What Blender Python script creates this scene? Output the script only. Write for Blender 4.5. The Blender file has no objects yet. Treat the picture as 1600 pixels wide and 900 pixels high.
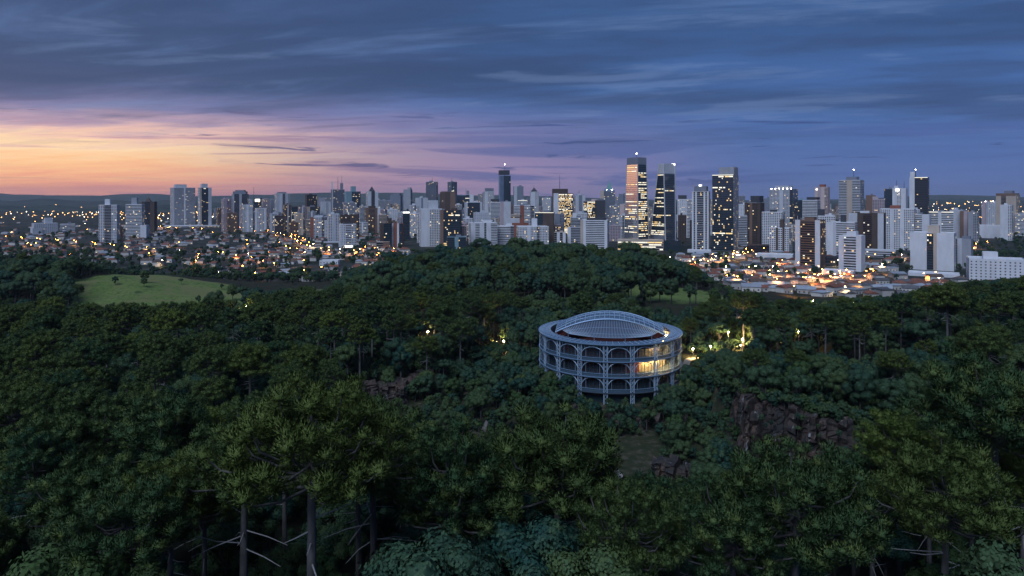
import bpy, math, random, re
import numpy as np
from mathutils import Vector, Matrix
R = math.radians
rnd = random.Random(7)
scene = bpy.context.scene
COL = scene.collection

# ---------------------------------------------------------------- camera, sky, sun, exposure
CAMZ, HOR, F = 100.0, 307.0, 1100.0          # camera height, horizon row and focal length in photo pixels
cam_data = bpy.data.cameras.new('camera')
cam_data.sensor_width = 36.0
cam_data.lens = 36.0 * F / 1600.0
cam_data.shift_y = -(450.0 - HOR) / 1600.0
cam_data.clip_start = 1.0
cam_data.clip_end = 120000.0
cam = bpy.data.objects.new('camera', cam_data)
cam.location = (0, 0, CAMZ)
cam.rotation_euler = (R(90), 0, 0)
COL.objects.link(cam)
scene.camera = cam

SUNSET_AZ = R(-62)                           # where the sun went down, left of the view axis (+Y)

def srgb(r, g, b):
    f = lambda c: (c / 255 / 12.92) if c / 255 <= 0.04045 else ((c / 255 + 0.055) / 1.055) ** 2.4
    return (f(r), f(g), f(b), 1.0)

class NT:
    """small helper to write node trees as expressions"""
    def __init__(self, tree):
        self.t = tree; self.n = tree.nodes; self.l = tree.links
    def put(self, sock, v):
        if hasattr(v, 'is_output') or isinstance(v, bpy.types.NodeSocket): self.l.new(v, sock)
        elif isinstance(v, (tuple, list)) and len(v) == 3 and sock.type == 'RGBA': sock.default_value = (*v, 1)
        else: sock.default_value = v
    def m(self, op, a, b=0.0, c=None, clamp=False):
        n = self.n.new('ShaderNodeMath'); n.operation = op; n.use_clamp = clamp
        self.put(n.inputs[0], a); self.put(n.inputs[1], b)
        if c is not None: self.put(n.inputs[2], c)
        return n.outputs[0]
    def ss(self, x, lo, hi, a=0.0, b=1.0):
        n = self.n.new('ShaderNodeMapRange'); n.interpolation_type = 'SMOOTHSTEP'
        self.put(n.inputs['Value'], x)
        n.inputs['From Min'].default_value = lo; n.inputs['From Max'].default_value = hi
        n.inputs['To Min'].default_value = a; n.inputs['To Max'].default_value = b
        return n.outputs[0]
    def mix(self, f, a, b, mode='MIX'):
        n = self.n.new('ShaderNodeMix'); n.data_type = 'RGBA'; n.blend_type = mode
        self.put(n.inputs[0], f); self.put(n.inputs[6], a); self.put(n.inputs[7], b)
        return n.outputs[2]
    def ramp(self, f, stops, interp='LINEAR'):
        n = self.n.new('ShaderNodeValToRGB'); e = n.color_ramp.elements; n.color_ramp.interpolation = interp
        while len(e) < len(stops): e.new(0.5)
        for i, (p, c) in enumerate(stops):
            e[i].position = p; e[i].color = c if len(c) == 4 else (*c, 1)
        self.put(n.inputs[0], f)
        return n.outputs[0]
    def noise(self, vec, scale=1.0, detail=4.0, rough=0.55, dist=0.0):
        n = self.n.new('ShaderNodeTexNoise')
        if vec is not None: self.l.new(vec, n.inputs['Vector'])
        n.inputs['Scale'].default_value = scale; n.inputs['Detail'].default_value = detail
        n.inputs['Roughness'].default_value = rough; n.inputs['Distortion'].default_value = dist
        return n.outputs[0]
    def xyz(self, v):
        n = self.n.new('ShaderNodeSeparateXYZ'); self.l.new(v, n.inputs[0]); return n.outputs
    def vec(self, x, y, z):
        n = self.n.new('ShaderNodeCombineXYZ')
        for i, v in enumerate((x, y, z)): self.put(n.inputs[i], v)
        return n.outputs[0]

world = bpy.data.worlds.new('World'); scene.world = world; world.use_nodes = True
W = NT(world.node_tree); W.n.clear()
tc = W.n.new('ShaderNodeTexCoord')
dx, dy, dz = W.xyz(tc.outputs['Generated'])
hyp = W.m('SQRT', W.m('ADD', W.m('MULTIPLY', dx, dx), W.m('MULTIPLY', dy, dy)))
te = W.m('MAXIMUM', W.m('DIVIDE', dz, W.m('MAXIMUM', hyp, 0.02)), 0.0)          # tangent of the elevation
az = W.m('ARCTAN2', dx, dy)
cosd = W.m('COSINE', W.m('SUBTRACT', az, SUNSET_AZ))
# cloud deck: noise on a plane overhead, so that it closes up towards the horizon
inv = W.m('DIVIDE', 1.0, W.m('ADD', te, 0.035))
cx = W.m('MULTIPLY', W.m('SINE', az), inv); cy = W.m('MULTIPLY', W.m('COSINE', az), inv)
c1 = W.noise(W.vec(W.m('MULTIPLY', cx, 0.16), W.m('ADD', W.m('MULTIPLY', cy, 0.34), W.m('MULTIPLY', cx, 0.10)), 3.1), 1.0, 6.0, 0.55, 0.5)
c2 = W.noise(W.vec(W.m('MULTIPLY', cx, 0.42), W.m('ADD', W.m('MULTIPLY', cy, 1.0), W.m('MULTIPLY', cx, 0.32)), 8.7), 1.0, 7.0, 0.6, 0.6)
# long streaks low over the horizon
c3 = W.noise(W.vec(W.m('MULTIPLY', az, 2.6), W.m('MULTIPLY', te, 46.0), 1.3), 1.0, 5.0, 0.6, 0.7)
c4 = W.noise(W.vec(W.m('MULTIPLY', az, 5.5), W.m('MULTIPLY', te, 85.0), 6.9), 1.0, 5.0, 0.6, 0.5)
tew = W.m('MULTIPLY', W.m('ADD', te, W.m('ADD', W.m('MULTIPLY', W.m('SUBTRACT', c3, 0.5), 0.075), W.m('MULTIPLY', W.m('SUBTRACT', c2, 0.5), 0.05))), 2.5)
cool = W.ramp(tew, [(0.0, srgb(88, 112, 168)), (0.10, srgb(76, 106, 164)), (0.30, srgb(64, 99, 158)), (0.55, srgb(58, 94, 150)), (0.80, srgb(59, 94, 145)), (1.0, srgb(50, 80, 128))])
warm = W.ramp(tew, [(0.0, srgb(228, 152, 140)), (0.04, srgb(246, 170, 136)), (0.09, srgb(255, 198, 146)), (0.14, srgb(255, 218, 174)), (0.185, srgb(238, 192, 178)), (0.225, srgb(184, 156, 176)),
                    (0.28, srgb(132, 128, 170)), (0.40, srgb(96, 110, 160)), (0.65, srgb(80, 104, 152)), (1.0, srgb(66, 92, 136))])
glow = W.ss(cosd, 0.46, 0.88)
base = W.mix(glow, cool, warm)
# pink and violet band between the warm and the cool side
band = W.m('MULTIPLY', W.ss(cosd, 0.12, 0.55), W.m('MULTIPLY', W.ss(cosd, 0.85, 0.55), W.ss(te, 0.15, 0.01)))
base = W.mix(W.m('MULTIPLY', band, 0.72), base, srgb(172, 140, 168))
# darker and lighter parts of the deck
base = W.mix(W.m('MULTIPLY', W.ss(c1, 0.42, 0.62), W.m('MULTIPLY', W.ss(te, 0.05, 0.15), 0.85)), base, srgb(45, 67, 106))
base = W.mix(W.m('MULTIPLY', W.ss(c2, 0.54, 0.76), W.m('MULTIPLY', W.ss(te, 0.02, 0.16), 0.44)), base, srgb(98, 128, 180))
# mauve streaks in the glow and a few small dark clouds
base = W.mix(W.m('MULTIPLY', W.ss(c3, 0.50, 0.63), W.m('MULTIPLY', W.ss(te, 0.13, 0.05), 0.75)), base, W.mix(glow, srgb(70, 92, 150), srgb(172, 120, 140)))
base = W.mix(W.m('MULTIPLY', W.ss(c4, 0.60, 0.67), W.m('MULTIPLY', W.m('MULTIPLY', W.ss(te, 0.15, 0.09), W.ss(te, 0.010, 0.03)), 0.85)), base, W.mix(glow, srgb(54, 76, 130), srgb(104, 90, 128)))
c5 = W.noise(W.vec(W.m('MULTIPLY', cx, 0.75), W.m('ADD', W.m('MULTIPLY', cy, 1.5), W.m('MULTIPLY', cx, 0.25)), 4.4), 1.0, 7.0, 0.60, 0.35)
base = W.mix(W.m('MULTIPLY', W.ss(c5, 0.50, 0.66), W.m('MULTIPLY', W.ss(te, 0.03, 0.12), 0.40)), base, srgb(50, 68, 108))
base = W.mix(W.m('MULTIPLY', W.ss(c5, 0.48, 0.34), W.m('MULTIPLY', W.ss(te, 0.03, 0.12), 0.30)), base, srgb(112, 136, 180))
# zenith darkens, and the afterglow over the camera's back stays soft
base = W.mix(W.ss(te, 0.3, 2.0), base, srgb(60, 84, 124))
sky = W.n.new('ShaderNodeTexSky'); sky.sky_type = 'NISHITA'; sky.sun_disc = False
sky.sun_elevation = R(0.5); sky.sun_rotation = SUNSET_AZ; sky.altitude = 900
bg1 = W.n.new('ShaderNodeBackground'); W.l.new(base, bg1.inputs[0]); bg1.inputs[1].default_value = 1.0
bg2 = W.n.new('ShaderNodeBackground'); W.l.new(sky.outputs[0], bg2.inputs[0]); bg2.inputs[1].default_value = 0.012
addn = W.n.new('ShaderNodeAddShader'); W.l.new(bg1.outputs[0], addn.inputs[0]); W.l.new(bg2.outputs[0], addn.inputs[1])
wout = W.n.new('ShaderNodeOutputWorld'); W.l.new(addn.outputs[0], wout.inputs[0])

sun_d = bpy.data.lights.new('sun', 'SUN'); sun_d.energy = 2.25; sun_d.angle = R(40); sun_d.color = (0.70, 0.81, 1.0)
sun = bpy.data.objects.new('sun', sun_d); COL.objects.link(sun)
_saz, _sel = R(-155), R(50)                  # soft light of the bright half of the evening sky, behind left
sdir = Vector((math.sin(_saz) * math.cos(_sel), math.cos(_saz) * math.cos(_sel), math.sin(_sel)))
sun.rotation_euler = sdir.to_track_quat('Z', 'Y').to_euler()

vs = scene.view_settings
vs.view_transform = 'Standard'; vs.look = 'None'; vs.exposure = 0.12; vs.gamma = 1.0; vs.use_curve_mapping = False
cy_ = scene.cycles
cy_.use_denoising = True
cy_.max_bounces = 5; cy_.diffuse_bounces = 2; cy_.glossy_bounces = 3; cy_.transmission_bounces = 4; cy_.transparent_max_bounces = 8
cy_.volume_bounces = 0
cy_.sample_clamp_indirect = 4.0; cy_.sample_clamp_direct = 0.0
cy_.caustics_reflective = False; cy_.caustics_refractive = False
cy_.use_light_tree = True

# ---------------------------------------------------------------- helpers
def wx(px, Y): return (px - 800.0) / F * Y
def wz(py, Y): return CAMZ - (py - HOR) / F * Y
def to_px(x, y, z): return 800 + x / y * F, HOR + (CAMZ - z) / y * F

def mat(name, color, rough=0.7, metal=0.0, emit=None, strength=0.0, noise=0.0, nscale=0.2, sample=None, spec=0.5, jitter=0.0):
    m_ = bpy.data.materials.new(name); m_.use_nodes = True
    n = NT(m_.node_tree); b = m_.node_tree.nodes['Principled BSDF']
    c = (*color, 1.0) if len(color) == 3 else color
    b.inputs['Base Color'].default_value = c
    b.inputs['Roughness'].default_value = rough; b.inputs['Metallic'].default_value = metal
    b.inputs['Specular IOR Level'].default_value = spec
    col = None
    if noise > 0:
        t = n.n.new('ShaderNodeTexCoord')
        x, y, z = n.xyz(t.outputs['Object'])
        f1 = n.noise(n.vec(x, y, n.m('MULTIPLY', z, 0.35)), nscale, 5.0, 0.6)
        col = n.mix(n.ss(f1, 0.3, 0.7), tuple(v * (1 - noise) for v in c[:3]), tuple(min(1, v * (1 + noise * 0.6)) for v in c[:3]))
    if jitter > 0:
        oi = n.n.new('ShaderNodeObjectInfo')
        k = n.m('ADD', n.m('MULTIPLY', oi.outputs['Random'], 2 * jitter), 1 - jitter)
        kk = n.vec(k, k, k)
        col = n.mix(1.0, col if col is not None else c, kk, 'MULTIPLY')
    if col is not None: n.l.new(col, b.inputs['Base Color'])
    if emit:
        b.inputs['Emission Color'].default_value = (*emit, 1); b.inputs['Emission Strength'].default_value = strength
        if sample: m_.cycles.emission_sampling = sample
    return m_

class MB:
    def __init__(self): self.v = []; self.f = []; self.m = []
    def quad(self, p, mi=0):
        i = len(self.v); self.v += [tuple(q) for q in p]; self.f.append(tuple(range(i, i + len(p)))); self.m.append(mi)
    def box(self, x0, x1, y0, y1, z0, z1, mi=0, bottom=True):
        i = len(self.v)
        self.v += [(x0, y0, z0), (x1, y0, z0), (x1, y1, z0), (x0, y1, z0), (x0, y0, z1), (x1, y0, z1), (x1, y1, z1), (x0, y1, z1)]
        fs = [(0, 1, 5, 4), (1, 2, 6, 5), (2, 3, 7, 6), (3, 0, 4, 7), (4, 5, 6, 7)]
        if bottom: fs.append((3, 2, 1, 0))
        for f in fs: self.f.append(tuple(i + k for k in f)); self.m.append(mi)
    def tube(self, pts, rad, n=5, mi=0, cap=True):
        pts = [Vector(p) for p in pts]
        rads = rad if isinstance(rad, (list, tuple)) else [rad] * len(pts)
        i0 = len(self.v)
        for k, p in enumerate(pts):
            d = (pts[min(k + 1, len(pts) - 1)] - pts[max(k - 1, 0)]).normalized()
            a = Vector((0, 0, 1)) if abs(d.z) < 0.9 else Vector((1, 0, 0))
            u = d.cross(a).normalized(); w = d.cross(u)
            for j in range(n):
                t = 2 * math.pi * j / n
                self.v.append(tuple(p + (u * math.cos(t) + w * math.sin(t)) * rads[k]))
        for k in range(len(pts) - 1):
            for j in range(n):
                a = i0 + k * n + j; b = i0 + k * n + (j + 1) % n
                self.f.append((a, a + n, b + n, b)); self.m.append(mi)
        if cap:
            self.f.append(tuple(i0 + j for j in range(n))); self.m.append(mi)
            e = i0 + (len(pts) - 1) * n
            self.f.append(tuple(e + n - 1 - j for j in range(n))); self.m.append(mi)
    def mesh(self, name, mats, smooth=False):
        me = bpy.data.meshes.new(name); me.from_pydata(self.v, [], self.f)
        for q in (mats if isinstance(mats, (list, tuple)) else [mats]): me.materials.append(q)
        if any(self.m): me.polygons.foreach_set('material_index', self.m)
        if smooth: me.polygons.foreach_set('use_smooth', [True] * len(me.polygons))
        me.update(); return me

def obj(name, me, parent=None, loc=(0, 0, 0), rz=0.0, kind=None):
    o = bpy.data.objects.new(name, me); COL.objects.link(o)
    o.location = loc; o.rotation_euler = (0, 0, rz)
    if parent: o.parent = parent
    if kind: o['kind'] = kind
    return o
def part(name, mb, mats, parent, kind=None, smooth=False, loc=(0, 0, 0)):
    return obj(name, mb.mesh(name, mats, smooth), parent, loc, 0, kind)
def tag(o, label, cat, group=None, kind=None):
    if label: o['label'] = label
    if cat: o['category'] = cat
    if group: o['group'] = group
    if kind: o['kind'] = kind
    return o
def thing(name, label, cat, loc=(0, 0, 0), rz=0.0, group=None):
    o = bpy.data.objects.new(name, None); COL.objects.link(o); o.empty_display_size = 0.5
    o.location = loc; o.rotation_euler = (0, 0, rz)
    return tag(o, label, cat, group)
def dup(root, loc, rz, scale=1.0, label=None, cat=None, group=None):
    def cp(o, par):
        c = o.copy(); COL.objects.link(c); c.parent = par
        for ch in o.children: cp(ch, c)
        return c
    kids = list(root.children)
    r = root.copy(); COL.objects.link(r)
    for ch in kids: cp(ch, r)
    r.location = loc; r.rotation_euler = (0, 0, rz)
    r.scale = (scale,) * 3 if not isinstance(scale, (tuple, list)) else scale
    if label: r['label'] = label
    if cat: r['category'] = cat
    if group: r['group'] = group
    return r

# ---------------------------------------------------------------- terrain heights
CP = np.array([
 (-80, -40, 54), (0, -40, 54), (80, -40, 54), (-80, 30, 52), (0, 30, 52), (80, 30, 52),
 (-130, 90, 49), (-80, 90, 50), (-40, 90, 49), (0, 90, 47), (40, 90, 46), (80, 90, 48), (130, 90, 50),
 (-120, 130, 44), (-70, 130, 41), (-30, 130, 36), (0, 130, 31), (30, 130, 29), (70, 130, 36), (110, 130, 45),
 (-130, 170, 40), (-90, 170, 37), (-60, 180, 33), (100, 170, 41), (130, 170, 46), (-30, 170, 28), (30, 170, 27), (0, 170, 27),
 (-150, 220, 34), (-100, 220, 32), (-70, 230, 32), (-40, 265, 31), (80, 205, 43), (100, 205, 45), (140, 210, 46), (100, 250, 36), (170, 250, 42),
 (-190, 270, 29), (-100, 280, 29), (-20, 330, 26), (110, 310, 29), (120, 330, 30), (200, 320, 38), (260, 330, 40),
 (-260, 350, 24), (-100, 350, 24), (0, 360, 25), (80, 350, 26), (-300, 430, 19), (-100, 430, 20), (40, 430, 24), (150, 400, 27), (260, 400, 29), (330, 410, 32),
 (0, 480, 26), (100, 480, 26), (-100, 500, 18), (200, 480, 17), (330, 500, 20), (400, 520, 20), (110, 520, 29), (130, 560, 24),
 (0, 560, 37), (-70, 570, 30), (60, 570, 34), (10, 640, 45), (-60, 640, 41), (80, 640, 39), (-120, 640, 27), (150, 640, 22), (-180, 620, 13), (200, 620, 9),
 (10, 700, 42), (-80, 700, 33), (90, 700, 32), (0, 780, 16), (-150, 760, 7), (150, 760, 7), (300, 620, 9), (420, 640, 9), (260, 720, 6),
 (-315, 605, 48), (-275, 612, 37), (-225, 600, 15), (-320, 500, 21), (-250, 500, 18), (-420, 600, 31), (-400, 490, 24), (-330, 690, 15), (-230, 690, 7), (-200, 500, 16),
 (-480, 680, 29), (-540, 640, 28), (-520, 800, 11), (-400, 780, 8), (-250, 800, 5), (0, 880, 5), (250, 830, 5), (450, 760, 6), (600, 700, 8), (-640, 760, 14), (560, 520, 16), (-620, 560, 26), (480, 400, 30),
], dtype=float)
PIT = [(-60, 262), (-64, 235), (-46, 205), (-40, 175), (-15, 153), (25, 148), (55, 156), (84, 166), (86, 181), (64, 200), (68, 232), (76, 262), (78, 300), (58, 332), (20, 334), (-12, 318), (-28, 280)]

def smooth(t): t = np.clip(t, 0, 1); return t * t * (3 - 2 * t)
def pit_sd(x, y):
    """signed distance to the quarry's outline, negative inside"""
    x = np.asarray(x, float); y = np.asarray(y, float)
    d = np.full(x.shape, 1e9); inside = np.zeros(x.shape, bool)
    for (x0, y0), (x1, y1) in zip(PIT, PIT[1:] + PIT[:1]):
        ex, ey = x1 - x0, y1 - y0
        t = np.clip(((x - x0) * ex + (y - y0) * ey) / (ex * ex + ey * ey), 0, 1)
        d = np.minimum(d, np.hypot(x - x0 - ex * t, y - y0 - ey * t))
        c = (y0 > y) != (y1 > y)
        with np.errstate(divide='ignore', invalid='ignore'):
            xi = x0 + (y - y0) * ex / (ey if ey else 1e-9)
        inside ^= c & (x < xi)
    return np.where(inside, -d, d)
def lumps(x, y):
    return np.sin(x * .071 + 1.3 * np.sin(y * .043)) * np.cos(y * .063 + np.sin(x * .037)) + .5 * np.sin(x * .19 + y * .11) * np.sin(y * .23 - x * .07)
def H(x, y):
    x = np.asarray(x, float); y = np.asarray(y, float)
    num = np.full(x.shape, 5.0 * 0.012); den = np.full(x.shape, 0.012)
    for cx_, cy_c, cz in CP:
        s = 30 + 0.05 * cy_c
        w = np.exp(-((x - cx_) ** 2 + (y - cy_c) ** 2) / (2 * s * s))
        num = num + w * cz; den = den + w
    z = num / den
    far = smooth((np.hypot(x * 0.9, y) - 720) / 200)
    z = z * (1 - far) + 5 * far
    z = z + 0.9 * lumps(x, y) * (1 - far)
    sd = pit_sd(x, y) + 1.6 * np.sin(x * .31 + y * .17) + 1.1 * np.sin(y * .41 - x * .13)
    inn = smooth((2.0 - sd) / 7.0)
    floor = 20.5 + 0.35 * lumps(x * 2.2, y * 2.2) + 0.03 * (y - 200).clip(0, 60)
    return z * (1 - inn) + np.minimum(z, floor) * inn
def h1(x, y):
    if math.hypot(x * 0.9, y) > 921: return 5.0
    return float(H(np.array([x]), np.array([y]))[0])
# ---------------------------------------------------------------- setting: ground, meadows, cliffs, roads, far hills
def axis(dense, outer, first):
    out = list(dense); s, p = first, dense[-1]
    while p < outer: p += s; out.append(p); s *= 1.22
    return out
xs_r = axis(list(np.arange(0, 111, 3.0)) + list(np.arange(114, 520, 6.0)), 15000, 12)
xs = sorted(set([-v for v in xs_r] + xs_r))
ys = [-3000, -1200, -500, -220] + list(np.arange(-120, 136, 8.0)) + list(np.arange(138, 345, 3.0)) + list(np.arange(348, 860, 6.0))
ys = axis(ys, 15500, 12)
XX, YY = np.meshgrid(np.array(xs), np.array(ys))
ZZ = H(XX, YY)
nx, ny = len(xs), len(ys)
gm = bpy.data.meshes.new('ground')
gv = np.stack([XX, YY, ZZ], -1).reshape(-1, 3)
ii = (np.arange(ny - 1)[:, None] * nx + np.arange(nx - 1)[None, :]).ravel()
gf = np.stack([ii, ii + 1, ii + nx + 1, ii + nx], -1)
gm.from_pydata(gv.tolist(), [], gf.tolist())
gm.polygons.foreach_set('use_smooth', [True] * len(gm.polygons))
def poly_px_mask(x, y, z, poly):
    px = 800 + x / np.maximum(y, 1) * F; py = HOR + (CAMZ - z) / np.maximum(y, 1) * F
    ins = np.zeros(x.shape, bool)
    for (x0, y0), (x1, y1) in zip(poly, poly[1:] + poly[:1]):
        c = (y0 > py) != (y1 > py)
        ins ^= c & (px < x0 + (py - y0) * (x1 - x0) / ((y1 - y0) or 1e-9))
    return ins
# the meadows, in ground coordinates
MEADOWS = [[(-356, 570), (-345, 605), (-322, 626), (-285, 622), (-240, 606), (-200, 578), (-178, 530), (-196, 486), (-270, 468), (-305, 490), (-335, 528)],
           [(78, 500), (82, 545), (100, 572), (128, 580), (160, 560), (165, 525), (150, 492), (115, 482)],
           [(-205, 545), (-175, 590), (-135, 590), (-150, 540), (-185, 515)]]
def in_poly(x, y, poly):
    ins = np.zeros(np.shape(x), bool)
    for (x0, y0), (x1, y1) in zip(poly, poly[1:] + poly[:1]):
        c = (y0 > y) != (y1 > y)
        ins ^= c & (x < x0 + (y - y0) * (x1 - x0) / ((y1 - y0) or 1e-9))
    return ins
zone = np.zeros((nx * ny, 4)); zone[:, 3] = 1
mead = np.zeros(XX.shape, bool)
for p in MEADOWS: mead |= in_poly(XX, YY, p)
zone[:, 0] = mead.ravel()
zone[:, 1] = smooth((4 - pit_sd(XX, YY)) / 6).ravel()
zone[:, 2] = smooth((np.hypot(XX * 0.9, YY) - 730) / 120).ravel()
ca = gm.color_attributes.new('zone', 'FLOAT_COLOR', 'POINT'); ca.data.foreach_set('color', zone.ravel())
def ground_material():
    m_ = bpy.data.materials.new('ground'); m_.use_nodes = True; n = NT(m_.node_tree); b = n.n['Principled BSDF']
    t = n.n.new('ShaderNodeTexCoord'); P = t.outputs['Object']
    at = n.n.new('ShaderNodeAttribute'); at.attribute_name = 'zone'
    r_, g_, b_ = n.xyz(at.outputs['Vector'])
    n1 = n.noise(P, 0.03, 6, 0.6); n2 = n.noise(P, 0.35, 5, 0.65); n3 = n.noise(P, 0.006, 5, 0.6)
    forest = n.ramp(n2, [(0.3, (0.012, 0.014, 0.008)), (0.7, (0.035, 0.036, 0.018))])
    grass = n.mix(n.ss(n1, 0.35, 0.65), (0.105, 0.160, 0.040), (0.145, 0.190, 0.055))
    grass = n.mix(n.ss(n2, 0.45, 0.70), grass, (0.055, 0.078, 0.024))
    n4 = n.noise(P, 0.012, 4, 0.7, 1.2); grass = n.mix(n.ss(n4, 0.52, 0.60), grass, (0.15, 0.155, 0.06)); grass = n.mix(n.ss(n4, 0.44, 0.36), grass, (0.05, 0.075, 0.022))
    pit = n.ramp(n2, [(0.34, (0.018, 0.028, 0.012)), (0.52, (0.034, 0.038, 0.020)), (0.70, (0.095, 0.080, 0.065))])
    city = n.mix(n.ss(n3, 0.40, 0.60), (0.016, 0.024, 0.014), (0.042, 0.044, 0.040))
    city = n.mix(n.ss(n1, 0.52, 0.66), city, (0.07, 0.066, 0.062))
    c = n.mix(g_, forest, pit); c = n.mix(n.ss(r_, 0.2, 0.8), c, grass); c = n.mix(b_, c, city)
    n.l.new(c, b.inputs['Base Color']); b.inputs['Roughness'].default_value = 0.9; b.inputs['Specular IOR Level'].default_value = 0.2
    bp = n.n.new('ShaderNodeBump'); bp.inputs['Strength'].default_value = 0.6; bp.inputs['Distance'].default_value = 0.5
    n.l.new(n2, bp.inputs['Height']); n.l.new(bp.outputs[0], b.inputs['Normal'])
    return m_
gm.materials.append(ground_material()); gm.update()
obj('ground', gm, kind='structure')

def rock_material():
    m_ = bpy.data.materials.new('rock'); m_.use_nodes = True; n = NT(m_.node_tree); b = n.n['Principled BSDF']
    t = n.n.new('ShaderNodeTexCoord'); x, y, z = n.xyz(t.outputs['Object'])
    s = n.noise(n.vec(n.m('MULTIPLY', x, 0.9), n.m('MULTIPLY', y, 0.9), n.m('MULTIPLY', z, 0.10)), 1.0, 6, 0.65, 0.4)
    p = n.noise(t.outputs['Object'], 0.16, 5, 0.6)
    c = n.ramp(p, [(0.34, (0.014, 0.014, 0.015)), (0.50, (0.045, 0.032, 0.027)), (0.64, (0.105, 0.066, 0.050)), (0.8, (0.040, 0.040, 0.042))])
    c = n.mix(n.ss(s, 0.60, 0.70), c, (0.24, 0.25, 0.27)); c = n.mix(n.ss(s, 0.50, 0.38), c, (0.012, 0.012, 0.014))
    n.l.new(c, b.inputs['Base Color']); b.inputs['Roughness'].default_value = 0.8
    bp = n.n.new('ShaderNodeBump'); bp.inputs['Strength'].default_value = 0.9; bp.inputs['Distance'].default_value = 0.6
    n.l.new(s, bp.inputs['Height']); n.l.new(bp.outputs[0], b.inputs['Normal'])
    return m_
M_ROCK = rock_material()
def cliff(path, z_low, z_high, seed, back=7.0):
    """broken rock face standing along a ground path: leaning columns, ledges and a top bent back into the slope"""
    g = random.Random(seed); mb = MB()
    pts = [Vector((x, y, 0)) for x, y in path]; L = [0]
    for a, b in zip(pts, pts[1:]): L.append(L[-1] + (b - a).length)
    edges = [0.0]
    while edges[-1] < L[-1]: edges.append(edges[-1] + g.choice((.5, .8, 1.1, 1.7, 2.4)) * g.uniform(.8, 1.2))
    cols = []
    for k in range(len(edges) - 1):
        d0 = g.uniform(-1.5, 1.3) + .9 * math.sin(k * .8); steps = sorted([0.0] + [g.uniform(.05, .95) for _ in range(6)]); cols.append((d0, [(s, g.uniform(-1.0, .9)) for s in steps]))
    us_ = []
    for k in range(len(edges) - 1): us_ += [(edges[k] + .04, k), (edges[k + 1] - .10, k)]
    nz = 26
    for s, k in us_:
        s = min(s, L[-1]); q = max(0, min(len(L) - 2, next((e for e in range(len(L) - 1) if L[e + 1] >= s), len(L) - 2)))
        p = pts[q].lerp(pts[q + 1], (s - L[q]) / (L[q + 1] - L[q])); d = (pts[q + 1] - pts[q]).normalized(); nrm = Vector((d.y, -d.x, 0))
        u = s / L[-1]; hi = z_high(u) + .8 * math.sin(k * 1.3 + seed) + .5 * cols[k][0]
        for j in range(nz + 1):
            if j <= nz - 3:
                v = j / (nz - 3); z = z_low + (hi - z_low) * v
                st = [o for t_, o in cols[k][1] if t_ <= v][-1]
                off = cols[k][0] * .8 + st - 3.0 * v ** 1.3 + g.uniform(-.38, .38) + .9 * math.sin(s * .35 + seed) + .5 * math.sin(v * 7 + s * .2)
            else:
                q3 = j - (nz - 3); z = hi + 0.35 * q3 - (1.6 if q3 == 3 else 0); off = -3.0 - back * q3 / 3
            off -= 4.0 * max(0, .12 - u, u - .88) / .12
            mb.v.append(tuple(p + nrm * off + Vector((g.uniform(-.28, .28), g.uniform(-.2, .2), z + g.uniform(-.4, .4)))))
    for i in range(len(us_) - 1):
        for j in range(nz):
            a = i * (nz + 1) + j; mb.f.append((a, a + nz + 1, a + nz + 2, a + 1)); mb.m.append(0)
    return obj('cliff', mb.mesh('cliff', M_ROCK), kind='structure')
cliff([(61, 206), (63, 194), (70, 187), (78, 181), (86, 176), (95, 173)], 24, lambda s: 44.5 - 3.5 * s, 3)
cliff([(-66, 238), (-60, 252), (-50, 258), (-40, 262), (-30, 272), (-26, 280)], 19, lambda s: 30.5 - 1.0 * s, 8)
cliff([(14, 240), (28, 234), (44, 236), (60, 231), (70, 226)], 16.5, lambda s: 23.6 + 1.0 * math.sin(s * 9), 5, 10)
cliff([(36, 192), (46, 187), (56, 186), (66, 181)], 17, lambda s: 25.5 + 0.8 * math.sin(s * 7), 11, 5)
# gravel track over the quarry floor
M_GRAVEL = mat('gravel', (0.24, 0.22, 0.21), 0.9, noise=0.35, nscale=0.9)
def strip(name, pts, width, m_, lift=0.05, sub=6, heights=None):
    mb = MB(); P = []
    for (x0, y0), (x1, y1) in zip(pts, pts[1:]):
        for k in range(sub): P.append((x0 + (x1 - x0) * k / sub, y0 + (y1 - y0) * k / sub))
    P.append(pts[-1]); P = [Vector((x, y, 0)) for x, y in P]
    for k, p in enumerate(P):
        d = (P[min(k + 1, len(P) - 1)] - P[max(k - 1, 0)]).normalized(); nr = Vector((-d.y, d.x, 0))
        ww = width / 2 if not callable(width) else width(k / (len(P) - 1)) / 2
        for s in (-1, 1):
            q = p + nr * ww * s; mb.v.append((q.x, q.y, (h1(q.x, q.y) if heights is None else heights) + lift))
    for k in range(len(P) - 1): mb.f.append((2 * k, 2 * k + 1, 2 * k + 3, 2 * k + 2)); mb.m.append(0)
    o = obj(name, mb.mesh(name, m_), kind='structure'); return o
strip('path', [(27, 176), (29, 188), (30, 200), (27, 212), (32, 222)], lambda t: 3.6 - 1.2 * t, M_GRAVEL, 0.12, 10)
M_PAVE = mat('paving', (0.33, 0.31, 0.28), 0.85, noise=0.25, nscale=0.5)
strip('path', [(70, 300), (78, 306), (88, 305), (97, 298), (104, 288)], 4.0, M_PAVE, 0.15, 10)
strip('path', [(85, 306), (92, 318), (104, 330), (120, 336), (140, 334)], 3.4, M_PAVE, 0.15, 10)

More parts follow.
